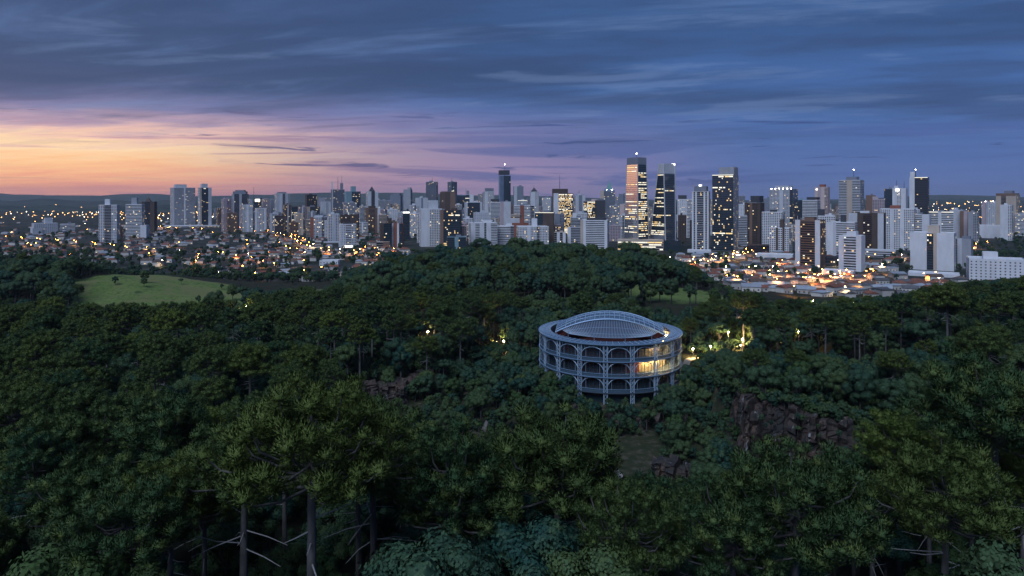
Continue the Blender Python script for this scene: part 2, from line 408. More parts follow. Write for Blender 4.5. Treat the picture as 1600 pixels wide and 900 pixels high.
# far wooded ridges behind the suburbs
def hill_material(name, c0, c1):
    m_ = bpy.data.materials.new(name); m_.use_nodes = True; n = NT(m_.node_tree); b = n.n['Principled BSDF']
    t = n.n.new('ShaderNodeTexCoord'); f_ = n.noise(t.outputs['Object'], 0.004, 6, 0.6)
    n.l.new(n.mix(n.ss(f_, 0.35, 0.65), c0, c1), b.inputs['Base Color']); b.inputs['Roughness'].default_value = 0.95; b.inputs['Specular IOR Level'].default_value = 0.1
    return m_
M_FARHILL = hill_material('far_hill_wood', (0.028, 0.045, 0.040), (0.060, 0.075, 0.060))
def ridge(x0, x1, y0, y1, crest, seed, nxs=130, nys=16):
    g = random.Random(seed); ph = [g.uniform(0, 6.3) for _ in range(8)]
    mb = MB()
    for j in range(nys + 1):
        v = j / nys; y = y0 + (y1 - y0) * v
        for i in range(nxs + 1):
            u = i / nxs; x = x0 + (x1 - x0) * u
            prof = math.sin(math.pi * v) ** 0.8
            k = crest(u) * (0.80 + 0.13 * math.sin(u * 17 + ph[0]) + 0.08 * math.sin(u * 41 + ph[1]) + 0.05 * math.sin(u * 93 + ph[2] + 3 * v) + 0.03 * math.sin(u * 190 + ph[3]))
            mb.v.append((x, y, 4 + max(0, k) * prof + (12 * math.sin(u * 60 + v * 9 + ph[4]) * prof)))
    for j in range(nys):
        for i in range(nxs):
            a = j * (nxs + 1) + i; mb.f.append((a, a + 1, a + nxs + 2, a + nxs + 1)); mb.m.append(0)
    return obj('hills', mb.mesh('hills', M_FARHILL, True), kind='structure')
def bump(u, a, b, s=0.12): return max(0.0, min(1.0, (u - a) / s)) * max(0.0, min(1.0, (b - u) / s))
ridge(-12500, 12500, 12000, 15000, lambda u: (172 if u < .45 else 172 - 160 * min(1, (u - .45) / .2) + 110 * max(0, min(1, (u - .72) / .12))), 1, 200)
ridge(-8600, -1600, 6800, 8800, lambda u: 58 * bump(u, 0.0, 1.0, 0.3) + 4, 2)
ridge(-5200, -1200, 4300, 5800, lambda u: 26 * bump(u, -0.2, 1.0, 0.3), 4)
ridge(2600, 9500, 7800, 9800, lambda u: 46 * bump(u, 0.0, 1.2, 0.2), 3)
# the evening air: thin even haze round the camera and everything built
def haze_box():
    mb = MB(); mb.box(-16500, 16500, -3600, 17000, -1.5, 300)
    m_ = bpy.data.materials.new('haze'); m_.use_nodes = True; n = m_.node_tree; n.nodes.clear()
    v = n.nodes.new('ShaderNodeVolumePrincipled'); v.inputs['Color'].default_value = (0.80, 0.86, 0.97, 1); v.inputs['Density'].default_value = HAZE; v.inputs['Anisotropy'].default_value = 0.2
    o_ = n.nodes.new('ShaderNodeOutputMaterial'); n.links.new(v.outputs[0], o_.inputs['Volume'])
    o = obj('haze', mb.mesh('haze', m_), kind='stuff'); o['label'] = 'thin bluish evening haze over the whole landscape'; o['category'] = 'haze'
HAZE = 0.000034
haze_box()

# asphalt roads of the city, on the plain
M_ASPH = mat('asphalt', (0.055, 0.055, 0.058), 0.8, noise=0.3, nscale=0.15)
M_MARK = mat('road_paint', (0.7, 0.7, 0.68), 0.7)
def gpx(px, py, z=5.0):
    Y = (CAMZ - z) * F / (py - HOR); return (wx(px, Y), Y)
ROADS = [([gpx(392, 360), gpx(430, 367), gpx(458, 375), gpx(472, 384), gpx(488, 392), gpx(512, 398), gpx(560, 402), gpx(606, 409)], 16),
         ([gpx(500, 401), gpx(545, 398), gpx(600, 396), gpx(640, 397)], 16),
         ([gpx(400, 402), gpx(450, 404), gpx(500, 401)], 11),
         ([gpx(1060, 416), gpx(1105, 411), gpx(1140, 405), gpx(1180, 397), gpx(1206, 392)], 15),
         ([gpx(1128, 452), gpx(1150, 448), gpx(1180, 444), gpx(1240, 436), gpx(1300, 427), gpx(1350, 421)], 10),
         ([gpx(1240, 452), gpx(1290, 441), gpx(1340, 434), gpx(1400, 428), gpx(1450, 424)], 10),
         ([gpx(1195, 424), gpx(1240, 416), gpx(1290, 418), gpx(1340, 412), gpx(1420, 402)], 10),
         ([gpx(10, 376), gpx(60, 380), gpx(120, 384), gpx(190, 392), gpx(260, 398)], 11),
         ([gpx(225, 356), gpx(270, 361), gpx(330, 362), gpx(392, 360)], 13),
         ([gpx(340, 431), gpx(400, 424), gpx(450, 420), gpx(490, 414)], 10)]
for pts, w_ in ROADS:
    strip('road', pts, w_, M_ASPH, 0.06, 5)
    # dashed centre line, one sheet above the asphalt
    mb = MB()
    for (x0, y0), (x1, y1) in zip(pts, pts[1:]):
        d = Vector((x1 - x0, y1 - y0, 0)); L_ = d.length; d.normalize(); nr = Vector((-d.y, d.x, 0)) * 0.12
        for k in range(int(L_ / 8)):
            a = Vector((x0, y0, 0)) + d * (k * 8 + 1); b = a + d * 4
            za, zb = h1(a.x, a.y) + 0.075, h1(b.x, b.y) + 0.075
            if abs(za - zb) < 0.5:
                mb.quad([(a.x - nr.x, a.y - nr.y, za), (b.x - nr.x, b.y - nr.y, zb), (b.x + nr.x, b.y + nr.y, zb), (a.x + nr.x, a.y + nr.y, za)])
    if mb.f: part('road_marking', mb, M_MARK, None, 'structure')
# ---------------------------------------------------------------- city buildings
def wallmat(name, c, n=0.10): return mat('wall_' + name, c, 0.75, noise=n, nscale=0.12, spec=0.3)
WALL = {k: wallmat(k, c) for k, c in {
    'white': (0.66, 0.66, 0.69), 'pale': (0.52, 0.53, 0.57), 'grey': (0.33, 0.34, 0.38), 'slate': (0.20, 0.22, 0.27), 'dark': (0.055, 0.058, 0.070),
    'beige': (0.50, 0.41, 0.34), 'brown': (0.20, 0.125, 0.095), 'umber': (0.085, 0.060, 0.052), 'brick': (0.26, 0.095, 0.065), 'mauve': (0.44, 0.36, 0.39),
    'pink': (0.58, 0.45, 0.43), 'teal': (0.22, 0.33, 0.38), 'blue': (0.22, 0.30, 0.42), 'green': (0.14, 0.30, 0.27)}.items()}
M_WIN = mat('window_glass', (0.018, 0.022, 0.032), 0.30, spec=0.35, jitter=0.3)
M_GLASS = mat('curtain_glass', (0.10, 0.14, 0.19), 0.12, 0.55, spec=0.7)
M_GLASSD = mat('dark_curtain_glass', (0.035, 0.055, 0.075), 0.10, 0.35, spec=0.7)
M_MIRROR = mat('mirror_glass', (0.90, 0.88, 0.88), 0.14, 0.95)
M_LITW = mat('lit_window_warm', (0.5, 0.35, 0.15), 0.6, emit=(1.0, 0.66, 0.27), strength=1.05, sample='NONE')
M_LITC = mat('lit_window_pale', (0.5, 0.5, 0.45), 0.6, emit=(1.0, 0.90, 0.66), strength=1.1, sample='NONE')
M_SIGN = mat('lit_sign', (0.8, 0.8, 0.8), 0.6, emit=(1.0, 0.95, 0.85), strength=3.0, sample='NONE')
M_BEACON = mat('beacon', (0.8, 0.8, 0.8), 0.6, emit=(1.0, 0.92, 0.85), strength=40, sample='NONE')
M_METAL = mat('dark_metal', (0.12, 0.13, 0.15), 0.5, 0.6)
LIT = [M_LITW, M_LITC]
FLOOR = 3.15

class Face:
    def __init__(s, o, d, n, L): s.o = Vector(o); s.d = Vector(d); s.n = Vector(n); s.L = L
    def pt(s, u, z, off): p = s.o + s.d * u + s.n * off; return (p.x, p.y, z)
    def quad(s, mb, u0, u1, z0, z1, off, mi=0): mb.quad([s.pt(u0, z0, off), s.pt(u1, z0, off), s.pt(u1, z1, off), s.pt(u0, z1, off)], mi)
    def slab(s, mb, u0, u1, z0, z1, o0, o1, mi=0):
        a = [s.pt(u0, z0, o0), s.pt(u1, z0, o0), s.pt(u1, z0, o1), s.pt(u0, z0, o1), s.pt(u0, z1, o0), s.pt(u1, z1, o0), s.pt(u1, z1, o1), s.pt(u0, z1, o1)]
        i = len(mb.v); mb.v += a
        for f in ((3, 2, 6, 7), (2, 1, 5, 6), (0, 3, 7, 4), (7, 6, 5, 4), (0, 1, 2, 3)):
            mb.f.append(tuple(i + k for k in f)); mb.m.append(mi)

def facade(root, face, spec, z0, z1, accent, lit, pxm, acc):
    """spec: runs of a letter and a width: p plain, g punched windows, s small windows, b window bands, B balconies, d dark strip, c curtain glass, m mirror glass, k accent pier"""
    segs = [(t, float(w)) for t, w in re.findall(r'([a-zA-Z])([\d.]+)', spec)]
    tot = sum(w for _, w in segs); u = 0.0
    nf = max(2, int((z1 - z0 - 1.5) / FLOOR)); fh = (z1 - z0 - 1.2) / nf
    for t, w in segs:
        u0, u1 = u / tot * face.L, (u + w) / tot * face.L; u += w; L = u1 - u0
        if t == 'p': continue
        if t in 'gs':
            pit_ = 3.3 if t == 'g' else 4.6
            n = max(1, int(round(L / pit_))); st = L / n; ww = (0.56 if t == 'g' else 0.32) * st
            for f in range(nf):
                za = z0 + f * fh + 0.28 * fh; zb = za + (0.54 if t == 'g' else 0.38) * fh
                for i in range(n):
                    c = u0 + (i + 0.5) * st
                    if rnd.random() < lit: face.quad(acc['lit'], c - ww / 2, c + ww / 2, za, zb, 0.06, rnd.choice((0, 0, 1)))
                    else: face.quad(acc['win'], c - ww / 2, c + ww / 2, za, zb, 0.06)
        elif t in 'bB':
            mbb = MB(); face.quad(mbb, u0 + 0.25, u1 - 0.25, 0, 0.46 * fh, 0.07)
            wide = L / pxm >= 9.5
            me = mbb.mesh('window_band', M_WIN) if wide else None
            for f in range(nf):
                za = z0 + f * fh + 0.36 * fh
                if wide: obj('window_band', me, root, (0, 0, za))
                else: face.quad(acc['win'], u0 + 0.25, u1 - 0.25, za, za + 0.46 * fh, 0.07)
                k = 0
                while k < L - 3.5:
                    if rnd.random() < lit * 0.8: face.quad(acc['lit'], u0 + 0.6 + k, u0 + 0.6 + k + rnd.uniform(1.5, 2.6), za + 0.05, za + 0.42 * fh, 0.12, rnd.choice((0, 0, 1)))
                    k += 3.0
                if t == 'B': face.slab(acc['slab'], u0, u1, z0 + f * fh - 0.05, z0 + f * fh + 0.95, 0.0, 1.1)
        elif t in 'dcm':
            mg = {'d': M_WIN, 'c': M_GLASSD, 'm': M_MIRROR}[t]
            mb = MB(); face.slab(mb, u0 + 0.1, u1 - 0.1, z0 + 0.2, z1 - 0.6, 0, 0.10)
            part('glass_panel', mb, mg, root)
            for f in range(nf):
                za = z0 + f * fh + 0.25
                face.slab(acc['slab' if t == 'd' else 'rail'], u0 + 0.15, u1 - 0.15, za - 0.25, za + (0.35 if t == 'd' else 0.12), 0.09, 0.22)
                k = 0.5
                if t in 'cm' and rnd.random() < lit * 0.5:      # whole office floor lit
                    a = u0 + rnd.choice((0.02, 0.02, 0.3)) * L; b = u1 - rnd.choice((0.02, 0.02, 0.35)) * L
                    while a < b - 1.5:
                        e = min(b, a + rnd.uniform(2, 7)); face.quad(acc['lit'], a, e - 0.25, za + 0.4, za + 0.74 * fh, 0.16, rnd.choice((0, 1, 1))); a = e + (rnd.uniform(1, 3) if rnd.random() < .3 else 0)
                else:
                    while k < L - 2.6:
                        if rnd.random() < lit * 0.75: face.quad(acc['lit'], u0 + k, u0 + k + rnd.uniform(1.2, 2.4), za + 0.5, za + 0.72 * fh, 0.16, rnd.choice((0, 0, 1)))
                        k += 2.8
        elif t == 'k':
            mb = MB(); face.slab(mb, u0, u1, z0 - 3, z1 + 0.4, -0.2, 0.55); part('pier', mb, WALL[accent], root)

def wall_shell(w, d, z0, z1, par=1.0):
    mb = MB(); a, b = w / 2, d / 2; t = 0.4
    V = [(-a, -b), (a, -b), (a, b), (-a, b)]; I = [(-a + t, -b + t), (a - t, -b + t), (a - t, b - t), (-a + t, b - t)]
    mb.v = [(x, y, z0) for x, y in V] + [(x, y, z1) for x, y in V] + [(x, y, z1) for x, y in I] + [(x, y, z1 - par) for x, y in I]
    for k in range(4):
        n = (k + 1) % 4
        mb.f += [(k, n, 4 + n, 4 + k), (4 + k, 4 + n, 8 + n, 8 + k), (8 + k, 8 + n, 12 + n, 12 + k)]
    mb.f.append((12, 13, 14, 15)); mb.m = [0] * len(mb.f)
    return mb

LAND = []                                     # (px, py, phrase) of landmarks, for labels of small things
CITY_FOOT = []
def building(x0, x1, ytop, Y, wall, front, side, psi, lit, name, label, extras=(), accent='brown', ratio=0.75, group=None, cat=None, base=None, auto=True):
    pxm = Y / F
    Wm = (x1 - x0) * pxm; xc = (x0 + x1) / 2; X = wx(xc, Y)
    phi = math.atan2(X, Y); ps = R(psi); th = ps - phi
    w = Wm / (math.cos(ps) + ratio * abs(math.sin(ps))); d = w * ratio
    D = Y + 0.5 * (w * abs(math.sin(ps)) + d * math.cos(ps)); X = wx(xc, D * 0.5 + Y * 0.5); D_ = Y + (D - Y)
    gz = 5.0 if base is None else base
    lit *= 0.9
    ztop = wz(ytop, Y) - gz
    root = thing(name, label, cat or ('office tower' if 'office' in name else 'building'), (X, D_, gz), th, group)
    part('wall', wall_shell(w, d, -4, ztop), WALL[wall], root)
    acc = {'win': MB(), 'lit': MB(), 'slab': MB(), 'rail': MB()}
    ff = Face((-w / 2, -d / 2, 0), (1, 0, 0), (0, -1, 0), w)
    fr = Face((w / 2, -d / 2, 0), (0, 1, 0), (1, 0, 0), d); fl = Face((-w / 2, d / 2, 0), (0, -1, 0), (-1, 0, 0), d)
    facade(root, ff, front, 0.5, ztop - 0.3, accent, lit, pxm, acc)
    for s_, f_ in ((1, fl), (-1, fr)):
        facade(root, f_, side, 0.5, ztop - 0.3, accent, lit, pxm, acc)
    if acc['win'].f: part('windows', acc['win'], M_WIN, root, 'stuff')
    if acc['lit'].f: part('lit_windows', acc['lit'], LIT, root, 'stuff')
    if acc['slab'].f: part('balcony_slabs', acc['slab'], WALL[wall], root, 'stuff')
    if acc['rail'].f: part('mullions', acc['rail'], M_METAL, root, 'stuff')
    lx = lambda p: (p - xc) / (x1 - x0) * w
    lz = lambda q: wz(q, Y) - gz
    hasbox = False
    for e in extras:
        if e[0] == 'box':
            hasbox = True
            a, b = lx(e[1]), lx(e[2]); mb = MB(); dd = min(d * 0.42, max(3.0, (b - a) * 0.5)); mb.box(a, b, -dd, dd, ztop - 0.9, lz(e[3])); part('roof_house', mb, WALL[e[4] if len(e) > 4 else wall], root)
        elif e[0] == 'crown':
            hasbox = True
            mb = MB(); g = 0.25; mb.box(lx(e[1]) - g, lx(e[2]) + g, -d / 2 - g, d / 2 + g, lz(e[4]), lz(e[3])); part('crown', mb, WALL[e[5]], root)
        elif e[0] == 'ant':
            mb = MB(); zt = lz(e[2]); xa = lx(e[1]); zb = ztop - 1; zm = zb + (zt - zb) * 0.5
            mb.tube([(xa, 0, zb), (xa, 0, zm), (xa, 0, zt)], [0.8, 0.55, 0.3], 4); part('antenna', mb, M_METAL, root)
            if len(e) > 3: mb = MB(); mb.box(xa - .6, xa + .6, -.6, .6, zt, zt + 1.2); part('beacon', mb, M_BEACON, root)
        elif e[0] == 'pyr':
            hasbox = True
            mb = MB(); a, b = lx(e[1]), lx(e[2]); q = (b - a) / 2; m0 = (a + b) / 2; zb, zt = ztop - 0.5, lz(e[3])
            mb.v = [(a, -q, zb), (b, -q, zb), (b, q, zb), (a, q, zb), (m0 - q * .55, -q * .55, zb + (zt - zb) * .45), (m0 + q * .55, -q * .55, zb + (zt - zb) * .45), (m0 + q * .55, q * .55, zb + (zt - zb) * .45), (m0 - q * .55, q * .55, zb + (zt - zb) * .45), (m0, 0, zt)]
            mb.f = [(0, 1, 5, 4), (1, 2, 6, 5), (2, 3, 7, 6), (3, 0, 4, 7), (4, 5, 8), (5, 6, 8), (6, 7, 8), (7, 4, 8)]; mb.m = [0] * 8
            part('spire', mb, WALL[e[4]], root)
        elif e[0] == 'sign':
            mb = MB(); mb.box(lx(e[1]), lx(e[2]), -d / 2 - 0.9, -d / 2 - 0.35, lz(e[4]), lz(e[3])); part('lit_sign', mb, M_SIGN, root)
        elif e[0] == 'line':
            mb = MB(); mb.box(-w / 2 + .3, w / 2 - .3, -d / 2 - .5, -d / 2 - .15, ztop - 0.9, ztop + 0.1); part('light_line', mb, M_LITC, root)
        elif e[0] == 'fin':
            mb = MB(); a = lx(e[1]); mb.box(a - 0.9, a + 0.9, -d / 2 - 0.6, d * 0.2, -2, lz(e[2])); part('fin', mb, WALL[e[3]], root)
        elif e[0] == 'spots':
            for i in range(e[1]):
                mb = MB(); a = -w / 2 + (i + .5) / e[1] * w; mb.box(a - .7, a + .7, -d / 2 - 0.6, -d / 2 + .4, ztop + .1, ztop + 1.3); part('roof_lamp', mb, M_BEACON, root)
        elif e[0] == 'low':          # lower wing that belongs to the same block
            a, b = lx(e[1]), lx(e[2]); mb = MB(); mb.box(a, b, -d / 2 - 1.5, d / 2 - 2, -3, lz(e[3])); part('wing', mb, WALL[e[4]], root)
    if auto and not hasbox and w > 8:
        g = random.Random(int(x0 * 7 + ytop)); a = g.uniform(-.25, .1) * w; b = a + g.uniform(.2, .38) * w; mb = MB()
        mb.box(a, b, -d * .22, d * .2, ztop - 0.9, ztop + g.uniform(2.4, 4.6)); part('roof_house', mb, WALL[wall if g.random() < .6 else 'slate'], root)
        if g.random() < .5:
            mb = MB(); q = g.choice((-.35, .33)) * w; mb.tube([(q, 0, ztop - .9), (q, 0, ztop + 1.6)], 1.3, 8); part('water_tank', mb, WALL['grey'], root)
        if g.random() < .35:
            mb = MB(); mb.tube([(a + 1, 0, ztop + 2), (a + 1, 0, ztop + g.uniform(7, 12))], 0.18, 4); part('antenna', mb, M_METAL, root)
    CITY_FOOT.append((X, D_, max(w, d) * 0.75))
    return root

A, O, LB = 'apartment_tower', 'office_tower', 'low_block'
BT = [
 # left group
 (153, 182, 320, 1440, 'white', 'g3d4g3', 'g1', -14, .05, A, 'white tower with dark glass centre strip, leftmost of the tall towers', [('box', 161, 169, 311)]),
 (182, 191, 354, 1500, 'brown', 'g1', 'g1', -10, .03, LB, 'small brown block tucked between the two leftmost white towers', []),
 (195, 222, 319, 1580, 'white', 'b1', 'g1', -16, .07, A, 'white tower striped with balcony bands, second tall tower from the left', [('box', 203, 212, 309, 'grey'), ('low', 220, 230, 352, 'white')]),
 (220, 242, 315, 1930, 'umber', 'p2d4p3', 'p1', -18, .07, A, 'dark brown tower behind the striped white tower at left', [('pyr', 225, 234, 308, 'umber')]),
 (264, 300, 293, 2230, 'pale', 'p1b8k1b8', 'g1', 10, .04, A, 'wide pale slab with fine balcony grid standing alone at left', [('box', 269, 287, 288)], 'white'),
 (308, 328, 293, 2230, 'pale', 'k1c4p2', 'g1', 14, .07, A, 'slim grey green tower right of the wide pale slab', [('box', 312, 322, 287)], 'beige'),
 (48, 83, 349, 1770, 'pale', 's1', 's1', 8, .03, LB, 'pale stepped block among dark trees at far left', [('box', 65, 76, 341), ('low', 46, 60, 356, 'pale')]),
 (93, 113, 350, 1900, 'white', 'b1', 'p1', 0, .03, LB, 'small white flat block right of the pale stepped block', []),
 (345, 362, 311, 1900, 'mauve', 'p2b3p1', 'g1', 18, .05, A, 'mauve tower at the left end of the dense skyline', [('box', 348, 356, 309)]),
 (361, 386, 303, 2020, 'slate', 'k1d2k1d2', 'g1', -10, .08, A, 'dark tower with rounded stepped top near skyline left end', [('crown', 363, 384, 299, 303, 'slate'), ('crown', 367, 381, 297, 299, 'slate')], 'grey'),
 (378, 396, 320, 1880, 'pale', 'g2p1g2', 'g1', -15, .09, A, 'pale tower in front of the rounded dark tower', []),
 (392, 412, 331, 1990, 'beige', 'b1', 'g1', -8, .30, O, 'beige office block with lit grid of windows at left skyline', []),
 (396, 408, 309, 2300, 'slate', 'c1', 'p1', 0, .05, O, 'dark narrow block crowned by a glowing white sign', [('sign', 398, 405, 311, 315), ('ant', 396, 292)]),
 (408, 420, 311, 2200, 'mauve', 'g1', 'g1', 12, .03, A, 'mauve slab right of the glowing white sign', []),
 (418, 429, 312, 2350, 'grey', 'p1g2', 'g1', 12, .05, A, 'grey slab just left of the tall split tower', []),
 (428, 450, 302, 2150, 'pale', 'p2k2d2p2g1', 'g1', 15, .06, A, 'tall pale tower with two vertical dark lines at left skyline', [('box', 432, 445, 300, 'slate'), ('low', 443, 453, 329, 'pale')], 'white'),
 (455, 475, 323, 2300, 'dark', 'c1', 'p1', 0, .16, O, 'low dark office block between the split tower and brown tower', []),
 (475, 498, 323, 2320, 'brown', 'k1c3', 'p1', 12, .06, O, 'brown block with pale left pier below the dark brown tower', [], 'beige'),
 (476, 494, 304, 2600, 'umber', 'd1', 'p1', 12, .10, A, 'dark brown square tower on the skyline left of the horned tower', []),
 (495, 517, 309, 2500, 'grey', 'p1g1', 'g1', 8, .03, A, 'grey slab directly left of the horned tower', []),
 (500, 516, 315, 2380, 'pale', 'p2g1p1', 'p1', 8, .03, A, 'pale narrow tower below the grey slab by the horned tower', []),
 (516, 537, 296, 2100, 'slate', 'b1', 'p1', 8, .14, O, 'horned dark tower with pale left fin and two masts', [('fin', 517, 284, 'white'), ('box', 531, 535.5, 286, 'slate'), ('ant', 527, 275), ('ant', 533.5, 274)]),
 (536, 562, 299, 2200, 'teal', 'p3c5', 'p1', 15, .10, O, 'teal glass tower with pale left wall beside the horned tower', [('box', 547, 555, 291, 'teal')], 'white'),
 (571, 590, 299, 2200, 'white', 'p1k1p1', 'g1', 15, .04, A, 'white tower with pointed dark hat and central dark line', [('pyr', 575, 585, 291, 'dark')], 'dark'),
 (484, 511, 339, 1590, 'pale', 'k2g5d3', 'g1', -8, .12, A, 'grey blue block with brick left edge, front row left', [('box', 490, 504, 337)], 'brick'),
 (511, 529, 334, 1490, 'white', 'g1k1g1', 'g1', 10, .02, A, 'white tower with vertical ribs, front row left', [], 'pale'),
 (528, 555, 350, 1310, 'white', 's3b4g3', 's1', 12, .07, A, 'white tower above the lit white hoarding by the road', [('sign', 532, 548, 384, 390), ('box', 535, 550, 348, 'dark')]),
 (535, 556, 316, 1900, 'grey', 'g1', 'g1', 8, .10, A, 'grey gridded tower in front of the teal glass tower', []),
 (561, 571, 322, 1850, 'pale', 'b1', 'p1', 8, .03, A, 'narrow pale banded slab left of the brown tower', []),
 (569, 589, 325, 1780, 'brown', 'p1b3p1', 'b1', 12, .10, A, 'brown tower with dark window rows under the pointed white tower', [('box', 575, 586, 322, 'umber')]),
 (588, 594, 325, 1850, 'white', 'p1', 'p1', 0, .0, A, 'blank white slab right of the brown tower', []),
 (592, 610, 313, 2300, 'grey', 'g1', 'g1', 0, .03, A, 'grey gridded block right of the pointed white tower', []),
 (609, 628, 305, 2500, 'slate', 'p1', 'p1', -14, .03, A, 'dark slate tower with mansard top on the skyline', [('crown', 611, 626, 302.5, 305, 'slate')]),
 (602, 621, 327, 1900, 'white', 'p1s4', 's1', 10, .05, A, 'white gridded block with blank left wall in middle row', []),
 (593, 603, 328, 1950, 'mauve', 'g1', 'g1', 0, .03, A, 'narrow mauve block left of the white gridded block', []),
 (593, 611, 349, 1320, 'umber', 'p1c3', 'p1', 10, .05, A, 'dark brown tower, left half of the front row brown pair', [('box', 607, 612, 341, 'umber')]),
 (611, 631, 349, 1330, 'brick', 'k1p2k1c2', 'p1', -10, .06, A, 'brick red tower with white piers, right half of the brown pair', [], 'white'),
 (630, 644, 296, 2300, 'grey', 'p1', 'g1', -20, .02, A, 'blank grey tower rising over the skyline left of centre', [('box', 637, 643, 293)]),
 (665, 684, 284, 2400, 'slate', 'b1', 'b1', -14, .04, O, 'dark blue gridded twin tower, the wider left one', [('ant', 675, 276)]),
 (699, 714, 284, 2400, 'slate', 'b1c1', 'b1', -14, .04, O, 'dark blue gridded twin tower, the narrower right one', [('ant', 705.5, 277)]),
 (687, 711, 300, 2000, 'brown', 'b2k2p2', 'p1', 0, .05, O, 'brown block between and below the dark blue twins', [('box', 689, 700, 299)], 'umber'),
 (648, 668, 309, 2000, 'pale', 'p3k1p3', 'p1', 8, .02, A, 'pale blue slab with dark edge left of the twins', [], 'slate'),
 (654, 690, 326, 1330, 'white', 'p4g5p1', 's1', 8, .06, A, 'big white tower with blank left wall in the front row', [('box', 669, 684, 313, 'pale')]),
 (687, 721, 328, 1290, 'umber', 'k1c5', 'p1', -6, .18, O, 'brown and black office tower with scattered lit windows', [], 'brown'),
 (629, 640, 329, 1550, 'dark', 'c1', 'p1', 0, .03, O, 'narrow black tower with a glowing yellow top', [('sign', 629.5, 639.5, 331, 333)]),
 (640, 653, 333, 1620, 'white', 'g1', 'g1', 0, .12, A, 'white lit tower right of the black tower with yellow top', []),
 (651, 662, 333, 1450, 'white', 'g1', 'g1', 12, .08, A, 'narrow white tower leaning close to the big white tower', []),
 (698, 728, 370, 1270, 'teal', 'c2p1c2', 'p1', 0, .10, LB, 'low teal glass block at the foot of the brown office tower', []),
 (702, 728, 353, 1330, 'pink', 'g1', 'g1', 0, .05, LB, 'pink block with brown dome beside the brown office tower', [('pyr', 711, 721, 347, 'brown')]),
 (725, 753, 316, 1700, 'pale', 'p1c6p1', 'p1', 6, .04, O, 'dark office slab framed by pale fins right of the brown tower', []),
 (713, 728, 305, 2500, 'blue', 'c1', 'p1', 0, .03, O, 'dark blue box on the skyline right of the twins', []),
 (727, 740, 304, 2400, 'white', 'c1p1', 'p1', 0, .03, A, 'small white tower with a dark flag like fin', [('box', 729, 733, 298, 'slate'), ('ant', 728, 294)]),
 (747, 758, 303, 2350, 'grey', 'g1', 'g1', 0, .03, A, 'grey skyline tower left of the dark crowned white tower', []),
 (739, 767, 332, 1500, 'pale', 's1', 's1', 8, .02, A, 'pale blue gridded block behind the white row at centre', []),
 (731, 777, 348, 1370, 'white', 'p2b2p2d1p2b3', 'g1', 8, .05, A, 'wide white block with vertical window strips above the hill', []),
 (755, 772, 299, 2200, 'white', 'p1g2', 'g1', 12, .03, A, 'white tower with dark crown left of the tallest centre tower', [('crown', 758, 771, 294, 299, 'slate')]),
 (779, 798, 274, 2000, 'blue', 'b2c4', 'p1', 10, .02, O, 'tallest centre tower of blue glass with black cap and mast', [('crown', 779, 796, 266, 273, 'dark'), ('ant', 788.5, 257, 1)], 'pink'),
 (765, 781, 316, 1750, 'white', 'b1', 'p1', 8, .02, A, 'white banded tower with dark roof left of the tallest tower', [('crown', 767, 780, 311, 315, 'dark')]),
 (780, 798, 315, 1850, 'mauve', 'p2k3', 'p1', 0, .02, A, 'mauve slab hiding the foot of the tallest centre tower', [], 'pale'),
 (802, 818, 291, 2200, 'slate', 'k1p2', 'p1', 6, .02, A, 'slate tower right of the tallest centre tower', [], 'pale'),
 (809, 824, 313, 1900, 'pale', 'g1', 'g1', 0, .05, A, 'pale block with a glowing roof line above the red strip', [('line',)]),
 (803, 835, 321, 1600, 'white', 'b3k2b3d2', 'p1', 0, .03, A, 'white banded block with brick red centre strip', [], 'brick'),
 (828, 842, 299, 2100, 'white', 'p1g1', 'g1', 8, .04, A, 'white tower with dark pointed cap right of the red strip', [('pyr', 829, 840, 293, 'dark'), ('ant', 834, 289)]),
 (790, 813, 341, 1520, 'pale', 'p1', 'p1', 0, .02, LB, 'pale blank block below the tallest centre tower', []),
 (800, 826, 349, 1480, 'brick', 'p1', 'p1', 0, .02, LB, 'brick red block at the foot of the red strip', [('box', 812, 819, 341, 'brick')]),
 (775, 803, 353, 1400, 'white', 'b4d1', 'p1', 0, .04, A, 'white banded block low at centre beside the brick red block', []),
 (806, 858, 354, 1400, 'white', 'g3p1g2d1g3', 'g1', 6, .08, A, 'wide white gridded apartment block at centre above the hill', [('box', 831, 840, 342)]),
 (836, 867, 332, 1450, 'umber', 'c3p4', 'p1', -4, .06, O, 'dark brown office block with a glowing roof edge', [('line',)]),
 (847, 861, 309, 2300, 'white', 'g1', 'g1', 0, .10, A, 'white skyline tower left of the yellow lit office tower', []),
 (863, 896, 302, 1700, 'brown', 'k2c6', 'p1', 6, .95, O, 'brown topped office tower with rows of yellow lit floors', [('crown', 863, 887, 295, 302, 'umber'), ('ant', 874.5, 273)], 'white'),
 (867, 882, 334, 1500, 'slate', 'p1g1', 'p1', 0, .0, A, 'blue grey windowless block below the yellow lit tower', []),
 (866, 884, 363, 1390, 'beige', 'd1k1d1k1', 'p1', 0, .30, LB, 'low beige lit block behind the hill trees', [], 'white'),
 (887, 908, 355, 1400, 'grey', 'k1b3', 'p1', 0, .04, LB, 'low grey banded block with white left wall', [], 'white'),
 (898, 915, 305, 1900, 'pale', 'p1k1p1', 'g1', 8, .02, A, 'pale blue slim tower right of the yellow lit tower', [('ant', 905, 297)], 'slate'),
 (895, 918, 333, 1600, 'white', 'p1g2', 'g1', 0, .03, A, 'white block below the pale blue slim tower', []),
 (912, 933, 314, 1800, 'pink', 'c1', 'p1', 0, .85, O, 'low pink office block with lit upper floors', []),
 (930, 946, 313, 1720, 'dark', 'p1', 'p1', 14, .03, O, 'black box tower left of the green coned tower', []),
 (908, 953, 344, 1280, 'white', 'k1p1b7p1', 'p1', -6, .0, O, 'white office block with nine dark horizontal bands above the hill', [('box', 918, 948, 341, 'dark')], 'beige'),
